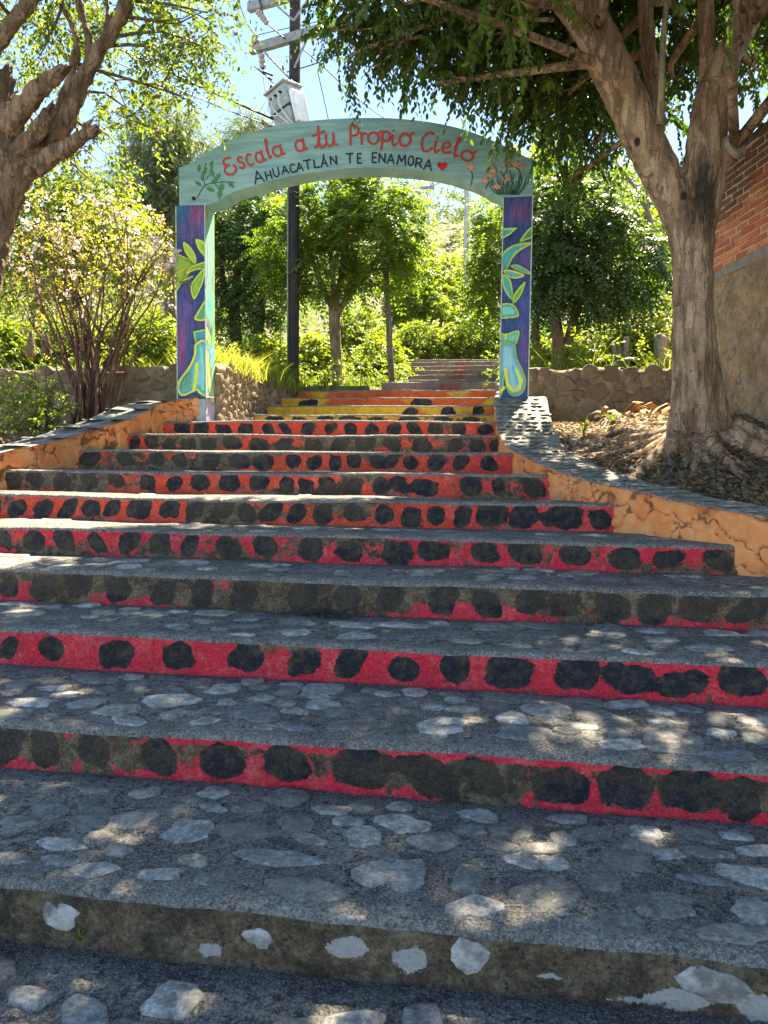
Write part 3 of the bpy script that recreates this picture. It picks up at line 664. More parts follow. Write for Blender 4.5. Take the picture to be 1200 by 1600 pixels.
V = np.dstack([BP[0]+BD[0]*U+BN[0]*dd, BP[1]+BD[1]*U+BN[1]*dd, Vv])
base = obj('stone_base', V.reshape(-1, 3), grid_faces(nu, nv, False), MT['tan'], bld)
slab('end_wall', a1, a1+.02, -3.5, .0, 1.0, ZT-.1, MT['tan'])
bm_ = []
for i in range(6):
    r = rg(200+i); l, hgt, dp = .113, .029, .05
    V = [];
    for y_, s_ in ((.0, 1.0), (-.028, 1.0), (-.034, .93)):
        for sx, sz in ((-1, -1), (1, -1), (1, 1), (-1, 1)): V.append((sx*l*s_+r.normal(0, .0025), y_, sz*hgt*(s_ if s_ == 1 else .86)+r.normal(0, .002)))
    Fa = [(0,1,5,4),(1,2,6,5),(2,3,7,6),(3,0,4,7),(4,5,9,8),(5,6,10,9),(6,7,11,10),(7,4,8,11),(8,9,10,11)]
    me = mesh('brick', V, Fa, smooth=False); me.materials.append(MT['brick']); bm_.append(me)
yaw_b = math.atan2(-BD[1], -BD[0]); r = rg(9); row = 0; z = ZB+.034
while z < ZT:
    a = -2.8+(.125 if row % 2 else 0)
    while a < a1-.1:
        if not (z > ZT-.12 and r.random() < .35):
            x, y, zz = bp(a, -.016, z+r.normal(0, .002))
            place('brick', bm_[r.integers(6)], (x, y, zz), (r.normal(0, .015), r.normal(0, .02), yaw_b+r.normal(0, .015)), (r.uniform(.93, 1.02), r.uniform(.8, 1.25), r.uniform(.90, 1.04)), bld)
        a += .25
    row += 1; z += .0775
cp = MB()                               # broken dark coping along the top
for i in range(26):
    a = a0+4.0+i*.085; h = .03+.04*r.random(); V = []
    q0, q1 = bp(a, -.22, ZT-.06), bp(a+.09, .01, ZT+h)
    cp.add([bp(a, .01, ZT-.06), bp(a+.09, .01, ZT-.06), bp(a+.09, -.24, ZT-.06), bp(a, -.24, ZT-.06), bp(a+.01, 0, ZT+h), bp(a+.08, 0, ZT+h*.8), bp(a+.085, -.22, ZT+h), bp(a, -.22, ZT+h*.7)],
           [(3,2,1,0),(4,5,6,7),(0,1,5,4),(1,2,6,5),(2,3,7,6),(3,0,4,7)])
cp.obj('coping', MT['barkD'], bld, smooth=False)
S = stone_set(MT['rubT'], 5, True, 90)
for i in range(9):
    a, z = r.uniform(-1.2, .5), r.uniform(1.75, 3.5); rad = r.uniform(.03, .075); x, y, zz = bp(a, .022, z)
    place('stone', S[r.integers(5)], (x, y, zz), (pi/2, r.normal(0, .5), yaw_b), (rad, rad*1.3, .016), bld)

# ------------------------------------------------------------------ painted arch
def seg_dist(P, A, B):
    d = B-A; t = np.clip(((P-A)@d)/max(d@d, 1e-12), 0, 1); return np.linalg.norm(P-A-t[:, None]*d, axis=1)
def poly_sd(P, Q):
    Q = np.asarray(Q, float); n = len(Q); d = np.full(len(P), 1e9); ins = np.zeros(len(P), bool)
    for i in range(n):
        A, B = Q[i], Q[(i+1) % n]; d = np.minimum(d, seg_dist(P, A, B))
        c = ((A[1] > P[:, 1]) != (B[1] > P[:, 1]))
        with np.errstate(divide='ignore', invalid='ignore'):
            xx = (B[0]-A[0])*(P[:, 1]-A[1])/(B[1]-A[1]+1e-12)+A[0]
        ins ^= c & (P[:, 0] < xx)
    return np.where(ins, -d, d)
def smooth_poly(Q, closed=True):
    Q = np.asarray(Q, float); n = len(Q); out = []
    for i in range(n):
        a, b, c, d = Q[(i-1) % n], Q[i], Q[(i+1) % n], Q[(i+2) % n]
        for t in (0, .25, .5, .75): out.append(.5*(2*b+(c-a)*t+(2*a-5*b+4*c-d)*t*t+(3*b-a-3*c+d)*t**3))
    return np.array(out)
class Canvas:
    """paint for a mural face: P in the picture's own units (x right, y down), sx = metres per unit"""
    def __init__(s, P, base): s.P = P; s.c = np.tile(np.array(base, float), (len(P), 1))
    def over(s, a, col): a = np.clip(a, 0, 1)[:, None]; s.c = s.c*(1-a)+np.array(col)*a
    def blob(s, x, y, rx, ry, col, k=1): s.over(k*np.exp(-((s.P[:, 0]-x)/rx)**2-((s.P[:, 1]-y)/ry)**2), col)
    def shape(s, Q, fill, hi, line, lw=7, sm=True, glow=14, dark=(.01, .02, .06)):
        d = poly_sd(s.P, smooth_poly(Q) if sm else Q)
        s.over(.7*np.exp(-np.maximum(d, 0)/glow)*(d > 0), dark)
        a = np.clip(.5-d/2, 0, 1); s.over(a, fill)
        s.over(a*np.clip((-d-lw*1.2)/(lw*2.5), 0, 1)*.8, hi)
        s.over(a*np.clip((lw+d)/3+.5, 0, 1), line)
    def line(s, pts, w_, col):
        d = np.full(len(s.P), 1e9)
        for a, b in zip(pts[:-1], pts[1:]): d = np.minimum(d, seg_dist(s.P, np.array(a, float), np.array(b, float)))
        s.over(np.clip((w_-d)/2.5+.5, 0, 1), col)
    def streak(s, amt, fx, fy, seed): s.c = np.clip(s.c*(1+amt*fbm(s.P[:, 0]*fx, s.P[:, 1]*fy, 0, seed, 3)[:, None]), 0, 1)
YA = 8.80
arch = thing('entrance_arch', 'painted arch over the stairs on two mural pillars with red and navy lettering', 'arch', (-1.7, YA+.15, 1.94))
YEL, LIME, GRN, TEAL, AQUA, BLUE, PURP = lin(222,216,62), lin(172,204,66), lin(100,162,66), lin(56,155,152), lin(130,205,195), lin(45,75,130), lin(95,60,110)
NAVY = lin(38,72,128)
def pillar_face(name, O, Ux, x0, x1, ztop, zbot, P2, paint, par, nrm_flip=False):
    """dense face grid from corner O along unit Ux, length x1-x0; P2 maps (u 0..1, v 0..1 from the top) to drawing units"""
    L = x1-x0; nu = int(L/.0065)+2; nv = int((ztop-zbot)/.0065)+2
    u = np.linspace(0, 1, nu); v = np.linspace(0, 1, nv); U, Vv = np.meshgrid(u, v, indexing='ij')
    pts = np.c_[O[0]+Ux[0]*L*U.ravel(), O[1]+Ux[1]*L*U.ravel(), ztop-(ztop-zbot)*Vv.ravel()]
    Pp = P2(U.ravel(), Vv.ravel()); c = paint(Pp)
    return obj(name, pts, grid_faces(nu, nv, True), MT['mural'], par, dict(Col=c))
def paint_left(P):
    k = Canvas(P, NAVY); k.blob(250, 150, 45, 90, lin(150,60,105), .75); k.blob(140, 100, 40, 90, lin(40,110,140), .8); k.blob(200, 270, 90, 60, lin(85,70,120), .8)
    k.blob(150, 1000, 30, 200, lin(150,60,110), .8); k.blob(190, 760, 50, 130, lin(110,80,140), .7); k.blob(270, 860, 60, 40, lin(90,60,110), .8)
    k.streak(.5, .12, .012, 3)
    k.shape([(112,415),(175,418),(235,462),(190,540),(150,590),(112,632)], GRN, LIME, YEL, 8); k.line([(120,520),(232,465)], 4, YEL); k.line([(120,590),(220,545)], 4, YEL)
    k.shape([(165,318),(215,362),(245,430),(236,466),(205,430),(172,380)], LIME, lin(170,190,150), YEL, 8)
    k.shape([(243,303),(312,340),(312,425),(280,400),(255,360)], LIME, GRN, YEL, 8)
    k.shape([(178,528),(215,480),(312,450),(312,492),(235,505)], GRN, LIME, YEL, 8)
    k.shape([(228,694),(208,610),(250,540),(300,492),(286,580),(262,640)], GRN, LIME, YEL, 8)
    k.shape([(232,828),(255,770),(312,690),(312,822)], GRN, TEAL, YEL, 9)
    k.shape([(222,905),(312,888),(312,985),(235,985)], TEAL, lin(70,150,190), LIME, 9, False)
    k.shape([(235,985),(312,985),(312,1312),(262,1318),(240,1295),(205,1312),(150,1332),(118,1290),(130,1225),(190,1140),(225,1060)], TEAL, AQUA, YEL, 13)
    k.line([(243,1120),(240,1200),(222,1295)], 10, YEL); k.line([(270,1010),(285,1150),(280,1290)], 6, AQUA)
    k.shape([(150,1275),(160,1230),(200,1190),(190,1260)], lin(60,140,150), GRN, lin(110,170,70), 8)
    k.streak(.25, .2, .05, 4); return k.c
def paint_side(P):
    k = Canvas(P, lin(125,185,160)); k.streak(.55, .25, .014, 9); k.blob(310, 130, 22, 45, lin(150,130,50), .9); k.blob(345, 420, 20, 160, lin(150,150,175), .6)
    k.line([(318,330),(322,520),(308,640)], 4, lin(120,120,150)); k.line([(380,480),(365,560),(380,640)], 4, lin(110,120,150))
    k.blob(340, 740, 40, 60, lin(60,160,170), .8); k.shape([(302,820),(352,900),(340,930),(302,880)], lin(130,110,150), lin(140,110,160), lin(110,150,110), 5, False)
    k.line([(386,100),(384,700),(378,1300)], 5, lin(150,185,90)); k.shape([(304,890),(352,950),(340,1015),(304,960)], LIME, AQUA, lin(170,185,70), 6)
    k.blob(340, 1080, 50, 60, lin(100,180,205), .8)
    k.over(np.clip((P[:, 1]-1330-40*(P[:, 0] < 330)+35*0)/8, 0, 1), lin(165,165,190)); k.blob(340, 1470, 40, 50, lin(190,160,185), .6)
    k.shape([(322,1050),(345,1250),(372,1330),(378,1395),(350,1395),(335,1330),(322,1250)], lin(110,185,185), AQUA, YEL, 8)
    k.line([(306,1050),(308,1310)], 6, YEL); k.streak(.2, .3, .04, 5); return k.c
def paint_right(P):
    k = Canvas(P, lin(40,66,122)); k.blob(250, 170, 80, 70, lin(120,62,105), .7); k.blob(290, 480, 60, 90, lin(110,75,130), .5); k.blob(285, 1080, 35, 160, lin(120,75,130), .55)
    k.blob(270, 760, 50, 120, lin(70,75,140), .8); k.blob(180, 330, 60, 40, lin(35,35,85), .7); k.streak(.5, .12, .012, 13)
    k.shape([(125,272),(235,272),(190,312),(125,345)], TEAL, lin(60,150,140), LIME, 10, False)
    k.shape([(250,365),(295,300),(352,262),(352,330),(300,352)], lin(60,120,100), GRN, LIME, 11)
    k.shape([(120,455),(180,395),(260,372),(345,372),(250,425),(200,475),(165,540),(120,560)], TEAL, lin(60,165,160), lin(175,185,60), 13)
    k.shape([(190,520),(240,512),(322,560),(320,574),(255,560)], lin(75,150,125), AQUA, LIME, 7)
    k.shape([(140,550),(190,545),(285,580),(240,600),(180,592)], TEAL, AQUA, YEL, 9)
    k.shape([(132,570),(185,605),(204,690),(200,742),(160,700),(132,640)], TEAL, lin(80,170,150), LIME, 11)
    k.shape([(204,765),(215,700),(290,622),(272,690),(240,740)], GRN, lin(70,150,110), LIME, 11)
    k.shape([(112,772),(205,768),(246,845),(170,860),(112,855)], lin(50,145,120), AQUA, lin(190,200,60), 9)
    k.shape([(108,950),(150,965),(248,942),(225,1035),(150,1045),(108,1030)], lin(80,165,120), AQUA, LIME, 9)
    k.line([(155,965),(150,1035)], 6, YEL)
    k.shape([(108,1040),(215,1035),(235,1120),(280,1210),(300,1290),(270,1362),(200,1376),(160,1330),(145,1230),(135,1330),(108,1372)], lin(70,150,160), lin(150,195,205), lin(130,175,70), 11)
    k.line([(150,1200),(165,1300),(205,1340),(250,1325),(265,1270),(230,1205)], 11, YEL); k.line([(205,1180),(235,1290)], 8, lin(60,170,190))
    k.line([(108,1350),(140,1320)], 10, YEL); k.streak(.25, .2, .05, 14); return k.c
def pillar(xa, xb, ztop, zf, zs, pf, mapf, side):
    core = MB(); e = .006
    core.box((xa+e, YA+e, 1.75), (xb-e, YA+.31-e, ztop-e)); c = core.obj('pillar', m_simple('pillar_render', (.36, .42, .42), None, 6), arch, smooth=False)
    pillar_face('mural_panel', (xa, YA), (1, 0), xa, xb, ztop, zf, mapf, pf, c)
    if side: pillar_face('mural_panel', (xb, YA), (0, 1), 0, .31, ztop, zs, lambda u, v: np.c_[302+u*86, 85+v*1470], paint_side, c)
    else: pillar_face('mural_panel', (xa, YA+.31), (0, -1), 0, .31, ztop, zs, lambda u, v: np.c_[302+u*86, 85+v*1470], paint_side, c)
    mb = MB()
    for x in (xa, xb):
        mb.box((x-.006, YA-.006, zf), (x+.006, YA+.006, ztop))
    mb.obj('edge_trim', m_simple('pale_edge_paint', (.5, .55, .48), None, 20), c, smooth=False)
    return c
XL0, XL1, XR0, XR1 = -3.88, -3.51, .075, .405
pillar(XL0, XL1, 4.56, 2.22, 1.92, paint_left, lambda u, v: np.c_[120+u*180, 85+v*1265], True)
pillar(XR0, XR1, 4.50, 2.20, 1.92, paint_right, lambda u, v: np.c_[(140-35*v)+u*(200+10*v), 75+v*1325], False)
# the band: outline taken at the arch's plane, then extruded 0.31 m back
top_px = [(287,262),(320,240),(360,218),(400,204),(450,193),(500,187),(560,184),(620,185),(680,192),(730,204),(780,224),(831,250)]
bot_px = [(333,320),(365,300),(400,289),(450,276),(500,267),(560,262),(620,263),(680,270),(720,280),(750,291),(776,307)]
def smooth_line(pp, n):
    q = np.array([at(x, y, YA)[[0, 2]] for x, y in pp]); q, _ = crom(q, np.zeros(len(q)), 6)
    s = np.r_[0, np.cumsum(np.linalg.norm(np.diff(q, axis=0), axis=1))]; t = np.linspace(0, s[-1], n); return np.c_[np.interp(t, s, q[:, 0]), np.interp(t, s, q[:, 1])]
tp = smooth_line(top_px, 61); bt = smooth_line(bot_px, 57)
tp[0] = (-3.84, tp[0][1]); bt[0] = (XL1+.005, 4.562); bt[-1] = (XR0-.005, 4.505)
bt = np.vstack([[(-3.84, 4.563)], [(-3.68, 4.563)], bt, [(.25, 4.505)], [(XR1, 4.505)]]); tp[-1] = (XR1, tp[-1][1])
n = 61; V = []
for yy in (YA+.004, YA+.30):
    V += [(p[0], yy, p[1]) for p in tp]+[(p[0], yy, p[1]) for p in bt]
Fa = []
for i in range(n-1):
    Fa += [(i, n+i, n+i+1, i+1), (2*n+i+1, 2*n+n+i+1, 2*n+n+i, 2*n+i), (i, i+1, 2*n+i+1, 2*n+i), (n+i+1, n+i, 3*n+i, 3*n+i+1)]
Fa += [(0, 2*n, 3*n, n), (n-1, 2*n-1, 4*n-1, 3*n-1)]
band = obj('arch_band', V, Fa, MT['arch'], arch, smooth=False)
bolt = MB()
for px, py in ((303,313),(801,304)):
    q = at(px, py, YA); bolt.tube([(q[0], YA+.01, q[2]+.02), (q[0], YA-.02, q[2]+.02)], .022, 8)
bolt.obj('bolt', MT['rubber'], band)

def ribbon(mb, P, w_, y, depth=.004):   # a brush stroke in the arch plane; P (x,z) metres
    P = np.asarray(P, float); P, _ = crom(P, np.zeros(len(P)), 4) if len(P) > 2 else (P, None)
    T = unit(np.gradient(P, axis=0)); N = np.c_[-T[:, 1], T[:, 0]]; n = len(P)
    ww = w_*(1+.12*np.sin(np.arange(n)*1.7))
    A, B = P+N*ww[:, None]*.5, P-N*ww[:, None]*.5
    yy = y-np.arange(n)*6e-5; V = [(a[0], q, a[1]) for a, q in zip(A, yy)]+[(b[0], q, b[1]) for b, q in zip(B, yy)]; Fa = [(i, i+1, n+i+1, n+i) for i in range(n-1)]
    for e, d in ((0, -1), (n-1, 1)):
        c = len(V); V += [(P[e][0]+w_*.5*(cos(an)*T[e][0]*d-sin(an)*N[e][0]), y, P[e][1]+w_*.5*(cos(an)*T[e][1]*d-sin(an)*N[e][1])) for an in np.linspace(-pi/2, pi/2, 7)]
        Fa.append(tuple(range(c, c+7)))
    mb.add(V, Fa)
def arc(cx, cy, rx, ry, a, b, n=9): return [(cx+rx*cos(R(t)), cy+ry*sin(R(t))) for t in np.linspace(a, b, n)]
G = {  # strokes in a unit box, y up
 'Ee': [arc(.55,.76,.42,.22,50,265,8)+arc(.5,.28,.5,.28,95,400,11)], 's': [arc(.52,.76,.4,.22,30,250,7)+arc(.48,.26,.42,.26,80,-150,8)],
 'c': [arc(.55,.5,.5,.5,50,310,10)], 'a': [arc(.42,.45,.40,.45,60,400,12), [(.80,.95),(.78,.4),(.85,.08),(1.05,.12)]],
 'l': [[(.2,.45),(.6,.85),(.55,1.0),(.38,.9),(.32,.3),(.45,.03),(.85,.12)]], 't': [[(.55,1.0),(.5,.5),(.5,.12),(.7,.0),(1.0,.12)], [(.0,.60),(.5,.66),(1.0,.74)], [(.52,.5),(.25,.08),(.05,.05)]],
 'u': [[(.05,.9),(.05,.3),(.35,.02),(.7,.3),(.78,.95)], [(.78,.9),(.8,.2),(1.05,.08)]], 'P': [[(.12,0),(.15,.5),(.18,1.0)], [(.05,.86),(.5,1.02),(.95,.80),(.8,.52),(.2,.44)]],
 'r': [[(.1,.95),(.18,.5),(.2,.0)], [(.2,.55),(.5,.92),(1.0,.85)]], 'o': [arc(.45,.45,.45,.45,70,440,14), [(.5,.9),(.75,.78),(1.05,1.0)]],
 'p': [[(.2,1.0),(.22,.5),(.12,.0)], arc(.55,.72,.38,.27,190,-170,12)], 'i': [[(.2,.68),(.25,.2),(.5,.0),(.95,.18)], [(.32,.93),(.36,.95)]],
 'C': [[(.95,.95),(.6,1.0),(.1,.7),(.02,.35),(.25,.02),(.7,.02),(1.0,.22)]], 'e': [[(.1,.45),(.6,.5),(.85,.72),(.55,1.0),(.15,.75),(.08,.3),(.4,.0),(1.0,.15)]],
 'A': [[(0,0),(.25,.5),(.5,1)], [(.5,1),(.75,.5),(1,0)], [(.18,.36),(.82,.36)]], 'H': [[(.05,0),(.05,1)], [(.95,0),(.95,1)], [(.05,.5),(.95,.5)]],
 'U': [[(.05,1),(.05,.3),(.5,0),(.95,.3),(.95,1)]], 'CC': [arc(.6,.5,.55,.5,45,315,9)], 'T': [[(0,1),(1,1)], [(.5,1),(.5,0)]], 'L': [[(.1,1),(.1,0)], [(.1,0),(.95,0)]],
 'N': [[(.05,0),(.05,1)], [(.05,1),(.95,0)], [(.95,0),(.95,1)]], 'E': [[(.1,0),(.1,1)], [(.1,1),(.95,1)], [(.1,.52),(.8,.52)], [(.1,0),(.95,0)]],
 'M': [[(0,0),(.12,1)], [(.12,1),(.5,.35)], [(.5,.35),(.88,1)], [(.88,1),(1,0)]], 'O': [arc(.5,.5,.5,.5,90,450,14)],
 'R': [[(.1,0),(.1,1)], [(.1,1),(.75,.95),(.85,.72),(.6,.52),(.1,.48)], [(.45,.48),(.95,0)]],
 'AA': [[(0,0),(.25,.38),(.5,.76)], [(.5,.76),(.75,.38),(1,0)], [(.18,.28),(.82,.28)], [(.45,.86),(.62,1.02)]]}
TITLE = [('Ee',349,367,244,275),('s',372,381,244,264),('c',385,395,240,260),('a',399,413,235,255),('l',415,422,217,249),('a',426,443,225,245),('a',461,478,216,237),('t',489,507,197,232),('u',509,525,207,229),
 ('P',545,561,196,226),('r',563,573,207,225),('o',575,594,205,225),('p',594,610,205,234),('i',611,621,203,228),('o',624,643,206,229),('C',659,676,206,237),('i',678,688,213,239),('e',690,705,221,240),('l',708,721,213,247),('o',721,741,233,253)]
SUBT = [('A',396,411,266,287),('H',415,424,267,281),('U',427,436,262,277),('A',440,450,259,272),('CC',453,461,256,270),('A',463,473,254,268),('T',475,486,250,265),('L',490,499,249,262),('AA',501,511,242,261),('N',516,526,244,257),
 ('T',541,552,240,255),('E',558,565,240,255),('E',581,589,239,254),('N',592,602,240,254),('A',605,616,241,256),('M',621,634,242,258),('O',638,646,244,259),('R',649,660,247,262),('A',663,675,249,266)]
def letters(L, wpx, m, name, y):
    for g, x0, x1, y0, y1 in L:
        mb = MB(); cx, cy = (x0+x1)/2, (y0+y1)/2; rot = math.atan((cx-575)*.00165)      # letters ride on the curve (down to the right)
        hw, hh = (x1-x0)/2, (y1-y0)/2; hh = max(hh-abs(math.sin(rot))*hw*.6, hh*.7)
        for st in G[g]:
            P = []
            for u, v in st:
                a, b = (u-.5)*2*hw, -(v-.5)*2*hh
                q = at(cx+a*cos(rot)-b*sin(rot), cy+a*sin(rot)+b*cos(rot), YA); P.append((q[0], q[2]))
            ribbon(mb, P, wpx*YA/F, y-.00002*len(mb.f))
        mb.obj(name, m, band, smooth=False)
letters(TITLE, 3.5, MT['red'], 'letter', YA-.002); letters(SUBT, 2.3, MT['navy'], 'letter', YA-.002)
def flat(mb, P, y): mb.add([(p[0], y, p[1]) for p in P], [tuple(range(len(P)))])
def A2(x, y): q = at(x, y, YA); return (q[0], q[2])
hm = MB(); flat(hm, [A2(691+8.0*sin(t)**3, 259.5-.52*(13*cos(t)-5*cos(2*t)-2*cos(3*t)-cos(4*t))) for t in np.linspace(0, 2*pi, 28)[:-1]], YA-.003); hm.obj('heart', MT['heart'], band)
for st in ([(308,309),(320,290),(335,286),(350,284),(365,285)], [(320,290),(318,272),(322,255)], [(322,280),(330,268),(333,252)], [(335,286),(345,300)], [(330,285),(338,276)]): sp = MB(); ribbon(sp, [A2(*p) for p in st], .011, YA-.001-.0002*len(st)); sp.obj('painted_stem', MT['pdark'], band)
for x, y, l, a in ((311,263,7,80),(320,268,8,60),(331,270,8,-70),(337,281,7,40),(310,287,7,150),(329,296,8,-20),(346,293,9,-100),(343,304,9,-95),(361,289,7,-40),(340,276,8,50),(316,278,6,100),(330,257,6,85)):
    lf = MB(); c, s = cos(R(a)), -sin(R(a)); flat(lf, [A2(x+u*l*c-v*l*s, y+u*l*s+v*l*c) for u, v in ((-.9,0),(-.4,.4),(.2,.42),(1,0),(.2,-.42),(-.4,-.4))], YA-.002-.0001*(x % 7)); lf.obj('painted_leaf', MT['pgreen'], band)
r = rg(17)
for x in np.linspace(762, 826, 24): fs = MB(); ribbon(fs, [A2(795+(x-795)*.5, 304), A2(795+(x-795)*.8, 294+r.uniform(-3, 3)), A2(x+r.uniform(-3, 3), 280+r.uniform(-8, 6))], .010, YA-.001-.00003*(x-762)); fs.obj('painted_stem', MT['pdark'], band)
for st in ([(736,290),(738,275),(736,268)], [(758,296),(764,284)], [(790,280),(782,268)], [(815,285),(812,268),(806,262)], [(800,280),(796,266)]): fs = MB(); ribbon(fs, [A2(*p) for p in st], .012, YA-.0038); fs.obj('painted_stem', MT['pdark'], band)
for x, y, s in ((736,262,9),(758,284,9),(771,268,9),(790,259,9),(806,258,9),(776,293,9),(791,281,9),(815,263,7),(766,275,7)):
    fl = MB(); fl2 = MB()
    for i, a in enumerate(np.linspace(200, -20, 7)):
        c, sn = cos(R(a)), -sin(R(a)); l = s*r.uniform(.85, 1.15)
        flat(fl if i % 2 else fl2, [A2(x+u*l*c-v*l*sn, y+u*l*sn+v*l*c) for u, v in ((0,.0),(.45,.18),(1,0),(.45,-.18))], YA-.002-.0005*(i % 2))
    flat(fl, [A2(x+.45*s*cos(t), y-.1*s+.4*s*sin(t)) for t in np.linspace(0, 2*pi, 10)[:-1]], YA-.0032)
    fl.add(fl2.v, fl2.f); o = fl.obj('painted_flower', MT['peach'], band); o.data.materials.append(MT['peach2'])
    for pg in list(o.data.polygons)[-len(fl2.f):]: pg.material_index = 1

# ------------------------------------------------------------------ foliage
UP = np.array([0, 0, 1.0])
def leaf_geo(P, D, Nn, L, wr, hexa=True, curl=.12):
    D = unit(D); S = unit(np.cross(D, Nn)); Nn = np.cross(S, D); L = np.broadcast_to(L, (len(P),))[:, None]; w_ = L*wr
    if hexa:
        V = np.stack([P, P+D*L*.30+S*w_*.42+Nn*L*.05, P+D*L*.66+S*w_*.40+Nn*L*.03, P+D*L-Nn*L*curl, P+D*L*.66-S*w_*.40+Nn*L*.03, P+D*L*.30-S*w_*.42+Nn*L*.05], 1)
        n = np.arange(len(P))[:, None]*6; Fa = np.concatenate([n+np.array([0, 1, 2, 3]), n+np.array([0, 3, 4, 5])])
        return V.reshape(-1, 3), Fa, 6
    V = np.stack([P, P+D*L*.45+S*w_*.5, P+D*L-Nn*L*curl, P+D*L*.45-S*w_*.5], 1); n = np.arange(len(P))[:, None]*4
    return V.reshape(-1, 3), n+np.array([0, 1, 2, 3]), 4
def ell_pts(r, c, rad, n, shell=.35):
    d = unit(r.normal(size=(n, 3))); q = r.uniform(shell, 1, n)**(.5)
    return np.array(c)+d*np.array(rad)*q[:, None], d
def sprays(r, ells, n_tot, slen, K, L, wr, droop=.5, side=.8, down=.5, hexa=True, twig=.0, up=.0, tint_top=.0):
    vol = np.array([e[1][0]*e[1][1]*e[1][2]*e[2] for e in ells])**(2/3); cnt = np.maximum((n_tot*vol/vol.sum()).astype(int), 4)
    S = []; D0 = []; tb = []
    for (c, rad, wgt), n in zip(ells, cnt):
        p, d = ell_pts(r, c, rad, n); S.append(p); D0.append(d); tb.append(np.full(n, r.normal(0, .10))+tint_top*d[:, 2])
    S = np.concatenate(S); D0 = unit(np.concatenate(D0)*.8+r.normal(0, .45, S.shape)+UP*up); tb = np.concatenate(tb)+r.normal(0, .10, len(S))
    Ls = slen*r.uniform(.6, 1.3, len(S)); g = droop*r.uniform(.5, 1.4, len(S))
    t = (np.arange(K)+.5)/K
    P = S[:, None]+D0[:, None]*(Ls[:, None]*t)[..., None]-UP*((g*Ls)[:, None]*t**2)[..., None]
    T = unit(D0[:, None]-UP*(2*g[:, None]*t)[..., None])
    s = np.cross(T, UP+r.normal(0, .3, (len(S), 1, 3))); s = unit(s)*np.where(np.arange(K) % 2, 1, -1)[None, :, None]
    D = unit(.55*T+side*s-UP*down+r.normal(0, .28, P.shape))
    Nn = unit(UP*.8+r.normal(0, .55, P.shape))
    tint = np.clip(.45+np.repeat(tb[:, None], K, 1)+r.normal(0, .13, P.shape[:2]), 0, 1)
    P, D, Nn = P.reshape(-1, 3), D.reshape(-1, 3), Nn.reshape(-1, 3)
    LL = L*r.uniform(.65, 1.25, len(P))
    V, Fa, m = leaf_geo(P, D, Nn, LL, wr, hexa)
    tw = None
    if twig:
        k = r.random(len(S)) < .7; A = S[k]; B = A+D0[k]*(Ls[k]*.5)[:, None]-UP*(g[k]*Ls[k]*.25)[:, None]; C = A+D0[k]*Ls[k][:, None]-UP*(g[k]*Ls[k])[:, None]
        tw = twig_geo(A, B, C, twig)
    return V, Fa, np.repeat(tint.ravel(), m), tw, S
def twig_geo(A, B, C, rad):
    V = []; 
    for P, q in ((A, 1), (B, .8), (C, .35)):
        for k in range(3): V.append(P+rad*q*np.array([cos(k*2.094), sin(k*2.094), .0]))
    n = len(A); V = np.stack(V, 1).reshape(-1, 3); b = np.arange(n)[:, None]*9; Fa = []
    for s in (0, 3):
        for k in range(3): Fa.append(b+np.array([s+k, s+(k+1) % 3, s+3+(k+1) % 3, s+3+k]))
    return V, np.concatenate(Fa)
def fronds(r, ells, n_tot, rl, K, L, wr, droop=.55, hexa=False, tint_top=.12):
    """drooping compound leaves: a rachis with pairs of leaflets"""
    vol = np.array([e[1][0]*e[1][1]*e[1][2]*e[2] for e in ells])**(2/3); cnt = np.maximum((n_tot*vol/vol.sum()).astype(int), 4)
    S = []; D0 = []; tb = []
    for (c, rad, wgt), n in zip(ells, cnt):
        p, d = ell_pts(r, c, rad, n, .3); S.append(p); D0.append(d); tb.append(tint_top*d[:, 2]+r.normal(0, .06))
    S = np.concatenate(S); D0 = unit(np.concatenate(D0)*[1, 1, .5]+r.normal(0, .4, S.shape)+UP*.15); tb = np.concatenate(tb)+r.normal(0, .10, len(S))
    Ls = rl*r.uniform(.6, 1.25, len(S)); g = droop*r.uniform(.4, 1.4, len(S)); t = np.repeat((np.arange(K)+1.0)/K, 2); sg = np.tile([1, -1], K)
    P = S[:, None]+D0[:, None]*(Ls[:, None]*t)[..., None]-UP*((g*Ls)[:, None]*t**2)[..., None]
    T = unit(D0[:, None]-UP*(2*g[:, None]*t)[..., None]); s = unit(np.cross(T, UP)); nn = np.cross(s, T)
    D = unit(.45*T+s*sg[None, :, None]-UP*.25+r.normal(0, .1, P.shape)); Nn = unit(nn+r.normal(0, .2, P.shape))
    tint = np.clip(.45+np.repeat(tb[:, None], 2*K, 1)+r.normal(0, .07, P.shape[:2]), 0, 1)
    LL = (L*(1-.45*np.abs(t-.45))*np.ones((len(S), 1))*r.uniform(.85, 1.15, P.shape[:2])).ravel()
    V, Fa, m = leaf_geo(P.reshape(-1, 3), D.reshape(-1, 3), Nn.reshape(-1, 3), LL, wr, hexa)
    return V, Fa, np.repeat(tint.ravel(), m), None, S
def E(px, py, Y, wx, wy, dep, wgt=1.0): # an ellipsoid of foliage at distance Y: half sizes given as seen
    c = at(px, py, Y); k = Y/F; return (c, (wx*k, dep, wy*k), wgt)
